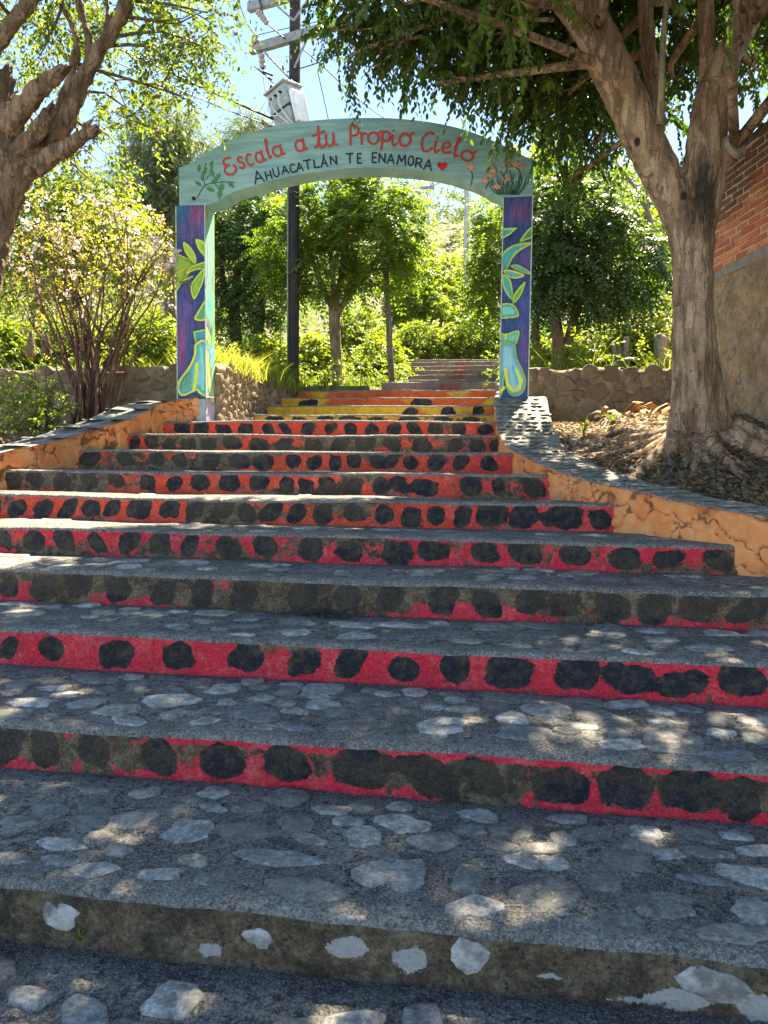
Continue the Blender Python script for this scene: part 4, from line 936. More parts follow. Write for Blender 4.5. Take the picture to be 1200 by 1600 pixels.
def limbs_mesh(name, limbs, m, root, n=10, rough=.10, sub=4, remesh=0, seed=0, strg=.05):
    mb = MB()
    for i, (P, rr) in enumerate(limbs): mb.tube(P, rr, n, sub, rough, seed+i)
    o = mb.obj(name, m, root)
    if remesh:
        md = o.modifiers.new('remesh', 'REMESH'); md.mode = 'VOXEL'; md.voxel_size = remesh; md.use_smooth_shade = True
        sm = o.modifiers.new('smooth', 'SMOOTH'); sm.factor = .5; sm.iterations = 2
        tx = bpy.data.textures.new('bark_relief', 'CLOUDS'); tx.noise_scale = .10; tx.noise_depth = 5
        dm = o.modifiers.new('relief', 'DISPLACE'); dm.texture = tx; dm.strength = strg; dm.mid_level = .5; dm.texture_coords = 'LOCAL'
    return o
def px_limb(pts, Y0):                   # (px, py, half width px[, Y])
    P = [at(p[0], p[1], p[3] if len(p) > 3 else Y0) for p in pts]
    return P, [p[2]*(p[3] if len(p) > 3 else Y0)/F for p in pts]
def auto_limbs(limbs, ells, r, r0=.03, frac=1.0, tip=.008):
    pts = np.concatenate([crom(np.array(P), np.array(q), 4)[0] for P, q in limbs]); rad = np.concatenate([crom(np.array(P), np.array(q), 4)[1] for P, q in limbs]); out = []
    for c, rr, wg in ells:
        if r.random() > frac: continue
        c = np.array(c); d = np.linalg.norm(pts-c, axis=1)+1.2*np.maximum(pts[:, 2]-c[2], 0); i = d.argmin(); a = pts[i]
        m = (a+c)/2+r.normal(0, .08, 3)*np.linalg.norm(c-a)+UP*.08*np.linalg.norm(c-a); r1 = min(r0, rad[i]*.7)
        out.append(([a, m, c], [r1, r1*.7, max(tip, r1*.3)]))
        for k in range(2 if len(ells) > 16 else 3):
            e = c+unit(r.normal(size=3))*np.array(rr)*.8; s = a+(c-a)*r.uniform(.5, .9)
            out.append(([s, (s+e)/2+r.normal(0, .04, 3), e], [max(tip, r1*.4), tip, tip*.5]))
    return out
def branches(L, m, root, n):
    for P, q in L: V, Fa = tube(P, q, n, 2, .05, 1); obj('branch', V, Fa, m, root)
def crown(name, geo, m, root, twm=None):
    V, Fa, t, tw, S = geo
    o = obj(name, V, Fa, m, root, dict(tint=t), smooth=False, stuff=True)
    if tw is not None: obj('twig', tw[0], tw[1], twm, root, stuff=True)
    return o

# --- the big ficus on the right
rt = thing('ficus_tree', 'big forked ficus tree with thick trunk, sawn stub and spreading roots at the right', 'tree', (1.85, 7.05, 1.6))
RL = [px_limb([(1090,722,62), (1090,690,50), (1087,650,42), (1084,590,37), (1082,500,34), (1084,420,33), (1080,360,38), (1072,320,38)], 7.0),
      px_limb([(1082,370,33), (1055,315,32), (1024,255,33), (1000,205,34), (976,150,35), (950,95,34,6.95), (925,45,33,6.9), (888,-5,31,6.8), (830,-75,27,6.6), (740,-170,22,6.3)], 7.0),
      px_limb([(1088,370,30), (1098,310,33), (1102,255,35), (1106,200,32), (1116,140,28), (1138,88,23), (1168,32,21), (1198,-30,19,6.8), (1240,-120,16,6.6)], 7.0),
      px_limb([(1108,160,18), (1106,100,15), (1104,40,13), (1100,-30,12), (1090,-150,9)], 7.05),
      px_limb([(1020,215,20), (1024,150,15), (1013,80,14), (1008,0,12), (1000,-90,10)], 7.15),
      px_limb([(1106,275,20), (1126,250,20), (1141,234,20,6.92), (1148,228,19,6.88)], 7.0),
      px_limb([(1060,700,24,6.8), (1062,640,17,6.86), (1063,570,12,6.88), (1060,480,9,6.9)], 6.85), px_limb([(1132,700,22,6.9), (1124,640,16,6.95), (1112,560,13), (1104,470,10)], 6.95)]
RL = [(P, [q*.84 for q in rr_]) for P, rr_ in RL]
limbs_mesh('trunk', RL, MT['barkR'], rt, 28, .08, 7, .016, 0, .03)
cutp = at(1150, 227, 6.87); ax = unit(np.array([.55, -.75, .35])); V, Fa = tube([cutp-ax*.03, cutp+ax*.012], [.118, .105], 16); obj('cut_stub', V, Fa, MT['cut'], rt, smooth=False)
limbs_mesh('branch', [px_limb([(1030,195,5,6.85), (1034,140,5,6.8), (1036,70,4.5,6.8), (1043,-20,4,6.7)], 6.8)], MT['barkP'], rt, 8, .08)
rr = rg(21)
def root_path(x, y, ang, ln, r0, rs, wig=.5, n=9, lift=.35):
    P = []; q = []; a = ang
    for i in range(n):
        t = i/(n-1); rad = r0*(1-.75*t)
        P.append((x, y, float(terrain(np.array(x), np.array(y)))+rad*lift+.10*max(0, .25-t))); q.append(rad); a += rs.normal(0, wig*.5); x += cos(a)*ln/n; y += sin(a)*ln/n
    return P, q
for i in range(30):
    a = -pi+pi*(i+rr.uniform(-.3, .3))/20 if i < 21 else rr.uniform(0, pi); ln = rr.uniform(.5, 1.25); r0 = rr.uniform(.03, .075)
    P, q = root_path(1.85+.24*cos(a), 7.0+.24*sin(a), a, ln, r0, rr); V, Fa = tube(P, q, 7, 3, .15, i); obj('root', V, Fa, MT['barkR'], rt)
for x, y, a, ln, r0 in ((2.12,6.98,-.5,1.1,.11),(2.10,7.0,-.1,1.2,.10),(2.05,6.8,-1.0,.9,.095),(1.6,6.75,-2.4,1.0,.09),(1.62,6.95,2.9,.8,.075),(1.85,6.72,-1.6,.7,.08)):
    P, q = root_path(x, y, a, ln, r0, rr, .3, lift=.5); V, Fa = tube(P, q, 9, 3, .12, 5); obj('root', V, Fa, MT['barkR'], rt)
for i in range(60):                     # fine mat of roots in front of the tree
    x, y = rr.uniform(1.0, 2.5), rr.uniform(5.7, 6.8); P, q = root_path(x, y, rr.uniform(-pi, pi), rr.uniform(.3, .7), rr.uniform(.012, .03), rr, .9, lift=.9); V, Fa = tube(P, q, 5, 2, .15, i); obj('root', V, Fa, MT['barkD'], rt)
RE = [E(770,5,7.4,110,50,.9,1.3), E(650,5,7.4,95,48,.8,1.2), E(565,-15,7.6,75,45,.6), E(535,25,7.6,40,30,.4,.4), E(690,60,7.3,70,45,.5,1.0), E(770,75,7.5,80,50,.6,1.1), E(680,130,7.2,16,24,.12,.25), E(850,70,7.8,80,60,.6,1.1), E(830,135,7.9,50,42,.4,.9),
      E(880,160,8.1,60,55,.4,.9), E(940,110,8.3,60,60,.5,1.0), E(905,235,8.4,38,36,.35,.5), E(1000,30,8.4,80,60,.7), E(1060,30,8.6,80,60,.7), E(1060,130,8.3,30,50,.3,.4), E(1160,20,8.6,60,55,.7), E(1185,110,8.6,30,40,.4,.35), E(885,285,8.7,22,20,.25,.2), E(620,60,7.6,45,35,.3,.5),
      E(960,-30,7.9,90,50,.7), E(548,85,7.4,22,22,.22,.16), E(590,75,7.4,30,22,.25,.25), E(515,50,7.4,20,18,.2,.15), E(920,170,9.8,50,55,.6,.8), E(985,120,10.0,50,60,.6,.8), E(880,110,9.6,60,55,.6,.8), E(1020,190,9.6,30,45,.4,.5), E(850,10,7.9,80,60,.7,1.2), E(1165,-38,5.2,40,20,.25,.4), E(600,-22,5.6,30,12,.15,.25), E(800,-10,6.0,60,36,.4,.6)]
ro = rg(33)
for X in np.arange(-.7, 4.6, .85):
    for Yv in np.arange(4.0, 9.6, 1.0):
        x, y = X+ro.uniform(-.3, .3), Yv+ro.uniform(-.4, .4); z = 1.45+.66*y+.75+ro.uniform(0, .9) if y < 7.5 else 6.6+ro.uniform(0, 1.6)
        z = min(z, 8.2)
        if ro.random() < .96: RE.append(((x, y, z), (ro.uniform(.5, .75), ro.uniform(.5, .75), ro.uniform(.35, .5)), 1.5))
for x, y, z in ((-1.0,5.2,5.9),(-.4,4.4,5.4),(.8,3.6,5.2),(-1.5,5.4,6.4)): RE.append(((x, y, z), (.55, .55, .35), .5))
RA = auto_limbs(RL, RE, rg(34), .05, 1.0)
branches(RA, MT['barkR'], rt, 6)
crown('crown', sprays(rg(35), RE, 9900, .32, 20, .070, .56, .65, .8, .65, True, .0035), LF['ficus'], rt, MT['barkD'])

# --- the left tree
ltr = thing('shade_tree', 'knobbly brown tree with broken stubs and thin foliage at the left edge', 'tree', (-5.5, 7.5, 1.6))
LL_ = [px_limb([(-52,705,60), (-48,640,48), (-42,560,42), (-30,470,38), (-14,390,36), (0,330,36), (12,285,40), (22,255,44)], 7.5),
       px_limb([(18,270,34), (48,256,33), (74,230,28), (100,190,22), (128,130,17), (152,84,16), (182,36,14), (206,-15,13), (245,-100,10), (300,-190,7)], 7.5),
       px_limb([(55,258,24), (85,242,20), (115,224,16,7.3), (146,203,12,7.2)], 7.4),
       px_limb([(14,260,36), (6,200,33), (2,150,30), (12,118,20)], 7.5), px_limb([(8,205,25), (35,170,22,7.35), (62,138,20,7.25), (96,110,15,7.15)], 7.4), px_limb([(30,240,22,7.35), (58,205,19,7.25), (78,175,14,7.2)], 7.35),
       px_limb([(-75,210,26), (-40,120,20), (0,60,17), (46,5,15), (95,-60,12), (150,-150,9)], 7.2),
       px_limb([(134,122,10), (140,70,8), (126,15,7), (110,-60,5)], 7.55), px_limb([(92,205,12), (98,160,10), (112,110,9), (118,60,7), (90,-10,5)], 7.7), px_limb([(156,80,8), (168,30,6), (160,-40,5)], 7.45), px_limb([(-20,350,12,7.2), (-40,300,9), (-60,240,7)], 7.3)]
LL_ = [(P, [q*.74 for q in rr_]) for P, rr_ in LL_]
limbs_mesh('trunk', LL_, MT['barkL'], ltr, 24, .24, 7, .014, 0, .055)
sp_r = rg(39)
for (tx_, ty_, tY), (fx, fy, fY), r0 in (((146,203,7.2),(115,224,7.3),.058),((96,110,7.15),(62,138,7.25),.07),((78,175,7.2),(58,205,7.25),.065),((12,118,7.5),(2,150,7.5),.09)):
    e_, d_ = at(tx_, ty_, tY), None; d_ = unit(e_-at(fx, fy, fY)); mb = MB()
    for i in range(9):
        o_ = sp_r.normal(0, r0*.45, 3); o_ -= d_*(o_@d_); ln = sp_r.uniform(.04, .13); mb.tube([e_+o_-d_*.08, e_+o_+d_*ln*.4, e_+o_*1.15+d_*ln], [r0*.42, r0*.30, r0*.06], 6, 2, .2, i)
    mb.obj('broken_stub', MT['barkL'], ltr)
for i in range(14):
    a = rr.uniform(-2.6, .9); P, q = root_path(-5.5+.3*cos(a), 7.5+.3*sin(a), a, rr.uniform(.6, 1.4), rr.uniform(.04, .08), rr, .35, lift=.5); V, Fa = tube(P, q, 8, 3, .12, i); obj('root', V, Fa, MT['barkL'], ltr)
LE = [E(40,25,8.0,60,35,.6), E(120,30,8.2,60,40,.6), E(210,40,8.0,70,45,.6,1.1), E(290,40,7.8,65,45,.6,1.1), E(322,75,7.8,34,38,.4,.8), E(270,110,8.1,60,40,.5,.8), E(190,130,8.3,50,45,.5,.7), E(285,150,8.2,45,30,.4,.5), E(120,120,8.5,50,50,.5,.6), E(60,90,8.6,50,40,.5,.7),
      E(220,190,8.5,40,35,.4,.35), E(170,210,8.4,45,40,.4,.5), E(120,240,8.5,45,40,.4,.6), E(150,290,8.6,45,35,.4,.5), E(325,20,7.8,30,30,.3,.4), E(30,160,8.8,40,50,.4,.4), E(55,220,8.6,30,30,.3,.3), E(150,-30,7.6,110,40,.8), E(20,-40,7.4,90,40,.8), E(280,-40,7.6,90,40,.8), E(360,-70,7.6,50,30,.5,.5)]
for x, y, z in ((-5.5,5.5,6.6),(-6.2,7,6.6)): LE.append(((x, y, z), (.7, .7, .4), .6))
branches(auto_limbs(LL_, LE, rg(36), .022, 1.0, .006), MT['barkL'], ltr, 5)
crown('crown', sprays(rg(37), LE, 760, .40, 14, .068, .52, .4, .9, .3, True, .0035), LF['lefttree'], ltr, MT['barkL'])

# --- flowering bush on the left
def bush_stems(base, ells, r, m, root, rad=.022, n=16, spread=.2):
    for i in range(n):
        mb = MB(); c = ells[r.integers(len(ells))]; e = np.array(c[0])+unit(r.normal(size=3))*np.array(c[1])*.7
        b = np.array(base)+np.array([r.normal(0, spread*.4), r.normal(0, spread*.4), 0]); m1 = b+(e-b)*.35+np.array([0, 0, .25*np.linalg.norm(e-b)*r.uniform(.3, 1)])*.6; m1 = m1+r.normal(0, .06, 3); m2 = b+(e-b)*.72+r.normal(0, .11, 3)
        q = rad*r.uniform(.6, 1.2); mb.tube([b, m1, m2, e], [q, q*.8, q*.5, q*.2], 6, 3, .1, i)
        for k in range(3):
            s = m2 if k else m1; t = s+r.normal(0, .3, 3)+UP*.25; mb.tube([s, (s+t)/2+r.normal(0, .03, 3), t], [q*.45, q*.3, q*.12], 4, 2)
        mb.obj('stem', m, root)
bb = at(140, 668, 8.75); fb = thing('flowering_bush', 'many-stemmed bush with yellow-green leaves and pale pink blossoms before the left wall', 'bush', bb)
BE = [E(70,400,8.7,55,50,.5), E(140,360,8.9,60,45,.5), E(215,380,8.8,55,50,.5), E(240,440,8.6,40,50,.4), E(110,460,8.9,50,40,.4,.6), E(180,440,9.0,50,45,.4,.7), E(40,460,8.7,40,45,.4,.6), E(255,395,8.6,25,30,.3,.9), E(190,330,9.0,50,30,.4), E(90,340,9.1,55,35,.4), E(170,500,9.0,60,30,.4,.3)]
bush_stems(bb, BE, rg(40), MT['barkB'], fb, .021, 32, .30)
crown('foliage', sprays(rg(41), BE, 360, .28, 9, .050, .6, .3, .8, .25, True, .0032), LF['dryleaf'], fb, MT['barkL'])
r = rg(42); P = np.concatenate([ell_pts(r, c, np.array(q)*1.05, 30, .7)[0] for c, q, w_ in BE[:5]+BE[7:10]]); P = np.repeat(P, 5, 0)+r.normal(0, .022, (len(P)*5, 3))
V, Fa, m_ = leaf_geo(P, r.normal(size=P.shape), r.normal(size=P.shape), .042*r.uniform(.7, 1.3, len(P)), .9, False); obj('blossom', V, Fa, LF['blossom'], fb, dict(tint=np.repeat(r.random(len(P)), m_)), smooth=False, stuff=True)

# --- trees and bushes beyond
def bg_tree(label, kind, limbs, ells, geo, lm, bm, name='leafy_tree', cat='tree', group=None, r0=.04, seed=0):
    b = limbs[0][0][0]; t = thing(name, label, cat, b, group)
    limbs_mesh('trunk', limbs, bm, t, 9, .10, 3, 0, seed)
    branches(auto_limbs(limbs, ells, rg(seed+1), r0, 1.0), bm, t, 5)
    crown('crown', geo(ells), lm, t, bm); return t
M14 = [E(530,320,14,60,40,.8,1.2), E(595,305,14,55,36,.8,1.2), E(480,345,13.8,55,45,.7), E(560,370,13.6,65,50,.8), E(625,350,14,38,45,.6), E(440,395,13.8,36,42,.6), E(500,420,13.6,55,42,.6), E(450,445,13.7,28,34,.4,.7), E(605,420,13.8,42,30,.5,.8), E(560,440,13.8,40,25,.4,.5), E(640,400,14.1,25,30,.4,.6), E(550,285,14.2,40,22,.5)]
bg_tree('bushy feathery-leaved tree in the middle, seen under the arch beside the dark pole', 0,
        [px_limb([(527,622,9), (526,570,9), (523,520,9), (522,480,9)], 14), px_limb([(522,485,6), (505,450,5), (485,400,3.5), (470,360,2)], 14), px_limb([(522,485,6), (532,440,5), (540,390,4), (545,330,2)], 13.9), px_limb([(523,495,6), (550,455,5), (585,410,3.5), (610,360,2)], 14), px_limb([(521,480,5), (520,430,4), (515,370,2)], 13.8)],
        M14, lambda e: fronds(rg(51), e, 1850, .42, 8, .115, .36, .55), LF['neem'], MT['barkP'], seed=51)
R12 = [E(900,345,12.4,70,50,.8,1.1), E(965,395,12.4,62,50,.7,1.1), E(855,380,12.2,50,60,.7), E(1010,425,12.6,38,42,.5,.9), E(890,440,12.0,62,42,.6), E(955,455,12.1,50,32,.5,.8), E(845,320,12.8,45,50,.6,.8), E(840,450,12.3,35,45,.5,.8), E(930,310,12.8,45,35,.6,.8)]
bg_tree('dense dark green tree with drooping leaves behind the right pillar and stone wall', 0,
        [px_limb([(872,575,9), (872,530,9), (868,490,8), (872,450,6), (890,390,4)], 12.2), px_limb([(880,560,7), (893,510,6), (905,460,5), (930,400,3)], 12.2), px_limb([(842,570,6), (836,520,6), (842,480,5), (850,420,3)], 12.4)],
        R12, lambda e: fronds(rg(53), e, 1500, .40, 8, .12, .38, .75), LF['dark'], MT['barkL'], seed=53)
bg_tree('feathery tree showing its edge just left of the right pillar, deeper than the pillar', 0,
        [px_limb([(806,600,6), (804,520,6), (785,460,5), (755,400,3)], 15.5)], [E(765,400,15.5,20,60,.6), E(772,350,15.6,18,45,.6), E(755,445,15.4,18,34,.5,.7), E(768,450,15.5,22,46,.5)],
        lambda e: fronds(rg(55), e, 420, .42, 8, .12, .38, .6), LF['neem'], MT['barkL'], seed=55)
bg_tree('broad dark green tree between the left pillar and the dark pole', 0,
        [px_limb([(372,600,10), (370,540,10), (366,480,9), (372,420,6), (385,360,4)], 15.5), px_limb([(366,490,6), (350,450,5), (345,390,3)], 15.5), px_limb([(400,600,7), (405,530,6), (412,470,4)], 15.2)],
        [E(385,350,15.5,55,45,.9), E(345,340,15.8,40,50,.8), E(420,390,15.3,38,50,.7), E(360,420,15.4,48,42,.8), E(410,460,15.2,42,42,.7), E(345,480,15.6,30,36,.6,.7), E(390,505,15.2,40,25,.6,.6), E(425,320,15.8,40,35,.7)],
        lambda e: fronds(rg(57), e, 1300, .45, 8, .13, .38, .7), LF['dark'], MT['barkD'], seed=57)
bg_tree('tall wispy grey-green needle tree against the sky left of the arch', 0, [px_limb([(266,520,9), (264,400,8), (262,300,6), (262,220,4), (260,150,2)], 24)],
        [E(258,190,24,38,30,.8,.8), E(245,230,24,42,32,.9), E(285,240,24,36,38,.8), E(225,285,24,50,34,1.0), E(270,300,24,48,38,1.0), E(235,345,24,52,40,1.0), E(300,340,24.2,40,50,1.0)],
        lambda e: sprays(rg(59), e, 1500, .9, 22, .26, .10, .35, .45, .5, False, .012), LF['needle'], MT['barkD'], seed=59, r0=.06)
bg_tree('small far wispy tree peeping over the arch left of the transformer', 0, [px_limb([(398,420,6), (397,300,5), (396,200,2)], 36)], [E(392,205,36,28,20,1.0), E(385,240,36,32,30,1.0), E(405,235,36,30,30,1.0), E(395,290,36,40,40,1.0)],
        lambda e: sprays(rg(61), e, 420, 1.1, 20, .34, .11, .3, .45, .4, False, .015), LF['needle'], MT['barkD'], seed=61, r0=.06)
bg_tree('light green airy tree behind the flowering bush at far left', 0, [px_limb([(60,560,9), (62,460,8), (66,380,6), (80,310,4)], 13), px_limb([(62,450,5), (30,380,4), (10,330,2)], 13)],
        [E(40,310,13,50,40,.8), E(110,300,13,50,40,.8), E(80,360,13,60,45,.8), E(160,330,13.3,45,45,.8), E(10,390,13,40,50,.7), E(200,390,13.5,45,50,.7), E(140,420,13.4,60,45,.8,.8), E(50,450,13.2,60,40,.8,.8)],
        lambda e: sprays(rg(63), e, 1250, .5, 13, .095, .5, .4, .8, .35, False, .005), LF['weed'], MT['barkP'], seed=63)
bg_tree('sparse yellow-green tree behind the dark one, right of the right pillar', 0, [px_limb([(1000,560,7), (1000,460,6), (1005,390,4), (1010,330,2)], 18), px_limb([(1000,450,4), (960,380,3), (940,320,2)], 18)],
        [E(1000,350,18,50,40,.9), E(950,310,18,40,36,.9,.7), E(1040,390,18,30,50,.8), E(1000,430,18,50,40,.9), E(860,290,18.5,40,40,.8), E(820,290,19,30,40,.8,.7)],
        lambda e: sprays(rg(65), e, 850, .6, 13, .13, .5, .3, .8, .3, False, .006), LF['bushy'], MT['barkP'], seed=65)
bg_tree('bare grey twiggy tree behind the ficus fork at the right', 0, [px_limb([(1035,560,6), (1030,420,5), (1015,340,3.5), (990,290,2), (960,250,1)], 15), px_limb([(1025,390,3), (1000,345,2.2), (985,300,1)], 15), px_limb([(1028,400,3), (1060,330,2), (1120,290,1.4), (1185,245,.8)], 15), px_limb([(1060,330,2), (1100,270,1.2), (1170,220,.7)], 15), px_limb([(1012,340,2.4), (1010,300,1.6), (990,255,.8)], 15)],
        [E(1180,240,15,14,14,.3,.4), E(980,285,15,16,14,.3,.3)], lambda e: sprays(rg(67), e, 60, .4, 6, .05, .4, .3, .6, .2, False, .004), LF['scrub'], MT['cut'], seed=67, r0=.012)
def bush(label, px, py_foot, Y, ells, lm, n, L, seed, group=None, name='bush', K=11, sl=.3, wr=.5, blossoms=False, bm='barkP'):
    b = at(px, py_foot, Y); t = thing(name, label, 'bush', b, group); r = rg(seed)
    bush_stems(b, ells, r, MT[bm], t, .018, 8, .3)
    crown('foliage', sprays(rg(seed+1), ells, n, sl, K, L, wr, .3, .8, .2, False), lm, t)
    if blossoms:
        P = np.concatenate([ell_pts(r, c, np.array(q)*1.04, 60, .75)[0] for c, q, w_ in ells]); P = np.repeat(P, 3, 0)+r.normal(0, .02, (len(P)*3, 3))
        V, Fa, m_ = leaf_geo(P, r.normal(size=P.shape), r.normal(size=P.shape), .045*r.uniform(.7, 1.3, len(P)), .9, False); obj('blossom', V, Fa, LF['blossom'], t, dict(tint=np.repeat(r.random(len(P)), m_)), smooth=False, stuff=True)
    return t
bush('leafy green shrub at the foot of the left tree, beside its roots', 55, 690, 7.9, [E(45,610,7.9,38,22,.25), E(75,640,7.9,24,24,.2), E(30,645,7.8,30,24,.22), E(60,660,7.7,40,18,.2,.6)], LF['weed'], 210, .055, 70, bm='barkD', name='shrub', sl=.22)
bush('pale pink flowering bush behind the right stone wall', 960, 590, 13.8, [E(930,520,13.8,45,35,.5), E(985,500,13.8,48,36,.5), E(1030,500,14,24,44,.4), E(900,545,13.6,40,25,.4), E(960,548,13.4,60,22,.4)], LF['bushy'], 520, .085, 72, blossoms=True, name='flowering_bush')
for i, (px, py, Y, wx, wy, mat_, lab) in enumerate((
    (650,470,25,42,34,'bushy','round yellow-green bush up the slope right of the mid tree crown'), (705,480,26,48,40,'bushy','larger yellow-green bush up the slope near the concrete pole foot'), (745,525,23,36,40,'weed','tall green bush behind the dark flight, next to the right pillar'),
    (665,530,22.8,44,30,'weed','leafy bush directly above the dark upper flight'), (590,560,16.5,34,34,'bushy','bright bush between the mid tree trunk and the leaning post'), (560,520,19,40,40,'weed','green bush behind the mid tree trunk'), (490,560,15.5,30,40,'bushy','bright low bush between the dark pole and mid tree trunk'),
    (640,420,26,40,40,'weed','rounded green tree-like bush on the hillside above the leaning post'), (700,430,30,44,34,'bushy','pale bush on the hillside beside the thin pole'), (420,560,14.2,32,34,'bushy','yellow-green bush just left of the dark pole'), (860,540,14.5,40,30,'weed','bush under the dark tree behind the right stone wall'),
    (110,530,11.5,70,30,'weed','low weedy bush above the left stone wall'), (230,520,11.5,50,34,'bushy','bright weedy bush above the left wall beside the left pillar'), (20,540,10.8,40,26,'bushy','yellow weedy bush above the wall at the left edge'), (1005,545,12.6,40,22,'weed','low bush behind the fence posts'))):
    bush(lab, px, py+wy+14, Y, [E(px, py, Y, wx, wy*.8, wx*.9*Y/F), E(px-wx*.6, py+wy*.5, Y-.2, wx*.6, wy*.6, wx*.6*Y/F, .7), E(px+wx*.6, py+wy*.5, Y-.2, wx*.6, wy*.6, wx*.6*Y/F, .7), E(px, py+wy*.9, Y-.3, wx*.9, wy*.45, wx*.7*Y/F, .7)], LF[mat_], 560, .055+.0028*Y, 80+3*i, 'bushes on the slope behind the arch')

# --- hillside scrub, undergrowth, litter (uncountable)
r = rg(120); P0 = []; 
while len(P0) < 620:
    x, y = r.uniform(-60, 50), r.uniform(24.5, 95)
    if abs(x) < .75*y+6: P0.append((x, y))
P0 = np.array(P0); z0 = hill_z(P0[:, 0], P0[:, 1]); size = r.uniform(.8, 2.3, len(P0))*(1+.006*P0[:, 1])
ells = [((x, y, z+s*.7), (s, s, s*.85), 1.0) for (x, y), z, s in zip(P0, z0, size)]
geo = sprays(rg(121), ells, 11000, .8, 11, .30, .5, .2, .8, .2, False, 0, .2, .05)
o = obj('hillside_scrub', geo[0], geo[1], LF['scrub'], None, dict(tint=geo[2]), smooth=False, stuff=True); o['label'] = 'dry olive scrub covering the hillside beyond the arch'; o['category'] = 'scrub'
def blades(r, P, h, w_, lean=.35):
    n = len(P); a = r.uniform(0, 2*pi, n); hh = h*r.uniform(.5, 1.3, n); d = np.c_[np.cos(a), np.sin(a), np.zeros(n)]; s = np.c_[-np.sin(a), np.cos(a), np.zeros(n)]*(w_*r.uniform(.6, 1.3, n))[:, None]
    l = (hh*lean*r.uniform(.2, 1.6, n))[:, None]; m = P+d*l*.35+UP*hh[:, None]*.6; t = P+d*l*1.2+UP*hh[:, None]
    V = np.stack([P-s, P+s, m+s*.8, t, m-s*.8], 1).reshape(-1, 3); b = np.arange(n)[:, None]*5
    return V, np.concatenate([b+np.array([0, 1, 2, 4])]), b+np.array([4, 2, 3])
def grass(name, label, r, P, h, w_, m, lean=.35, cat='grass'):
    V, q, t3 = blades(r, P, h, w_, lean); t = np.repeat(np.clip(r.normal(.5, .22, len(P)), 0, 1), 5)
    Fa = [tuple(f) for f in q]+[tuple(f) for f in t3]
    o = obj(name, V, Fa, m, None, dict(tint=t), smooth=False, stuff=True); o['label'] = label; o['category'] = cat; return o
def scatter(r, n, x0, x1, y0, y1, dz=0):
    x, y = r.uniform(x0, x1, n), r.uniform(y0, y1, n); c = corridor(x, y); x, y = x[~c], y[~c]; return np.c_[x, y, terrain(x, y)+dz]
r = rg(130)
P = np.concatenate([np.c_[r.uniform(-4.3, -3.55, 2600), r.uniform(9.3, 13.0, 2600)], np.c_[r.normal(-3.55, .14, 1500), r.uniform(9.5, 12.9, 1500)]]); P = np.c_[P, terrain(P[:, 0], P[:, 1])]; P[:, 2] = np.maximum(P[:, 2], np.where(P[:, 0] > -3.9, 2.62, 0))
grass('tall_grass', 'sunlit yellow-green tall grass on the bank above the tan rubble wall', r, P, .30, .006, LF['grassdry'], .9)
grass('grass', 'green grass and weeds growing behind the stone walls and round the upper steps', r, np.concatenate([scatter(r, 5000, -11, -3.7, 9.8, 15), scatter(r, 6000, -6, 4.5, 12.0, 20), scatter(r, 1400, .5, 4.5, 9.85, 12.5)]), .30, .006, LF['weed'], .8)
ug = []
for x0, x1, y0, y1, n, hh in ((-11, -3.8, 9.9, 15, 90, .35), (-4.2, -3.5, 9.5, 13, 26, .22), (-6, -2.2, 13, 20, 70, .4), (.3, 4.5, 9.9, 13, 60, .30), (.4, 6, 13, 20, 80, .45)):
    Q = scatter(r, n, x0, x1, y0, y1)
    for q in Q: s_ = hh*r.uniform(.6, 1.4); ug.append((q+UP*s_*.5, (s_*1.3, s_*1.2, s_*.8), 1.0))
geo = sprays(r, ug, 5600, .22, 9, .062, .55, .3, .8, .1, False, 0, .4, .08)
o = obj('undergrowth', geo[0], geo[1], LF['weed'], None, dict(tint=geo[2]), smooth=False, stuff=True); o['label'] = 'leafy yellow-green undergrowth behind the stone walls and along the upper steps'; o['category'] = 'undergrowth'
def ground_leaves(name, label, r, P, L, m=LF['dead'], flat_=.25):
    D = r.normal(size=P.shape)*[1, 1, flat_]; Nn = unit(UP+r.normal(0, .3, P.shape)); V, Fa, k = leaf_geo(P, D, Nn, L*r.uniform(.5, 1.3, len(P)), .55, True, .2)
    o = obj(name, V, Fa, m, None, dict(tint=np.repeat(np.clip(r.normal(.5, .3, len(P)), 0, 1), k)), smooth=False, stuff=True); o['label'] = label; o['category'] = 'leaf litter'; return o
ground_leaves('leaf_litter', 'dry leaf litter and soil around the roots of the big right tree', r, np.concatenate([scatter(r, 9000, .4, 3.2, 4.6, 9.3, .012), scatter(r, 2500, .9, 2.6, 5.4, 6.9, .03)]), .055)
ground_leaves('leaf_litter', 'dry leaf litter on the bare soil left of the orange wall', r, scatter(r, 6000, -8, -4.2, 5.5, 9.3, .012), .055)
X = r.uniform(-4, 2.5, 240); Yv = r.uniform(1.0, 8.5, 240); k = np.searchsorted(YS[:10], Yv)-1; P = np.c_[X, Yv, np.where(k >= 0, np.array(H)[np.maximum(k, 0)], 0)+.014]
ok = (X > curve_x(LW, Yv)) & (X < curve_x(RW, Yv)); ground_leaves('fallen_leaves', 'a few small dry leaves and bits of debris lying on the steps', r, P[ok], .024)
q = at(500, 877, 4.12); P = np.c_[r.normal(q[0], .10, 160), r.normal(4.10, .03, 160), np.full(160, H[2]+.012)+np.abs(r.normal(0, .008, 160))]
ground_leaves('debris_pile', 'small dark heap of twigs and debris against the fourth riser', r, P, .03, m_leaf('dark_debris', (.03, .02, .015), (.05, .035, .025), (.09, .06, .04), .1, (1, 1, 1), .9))

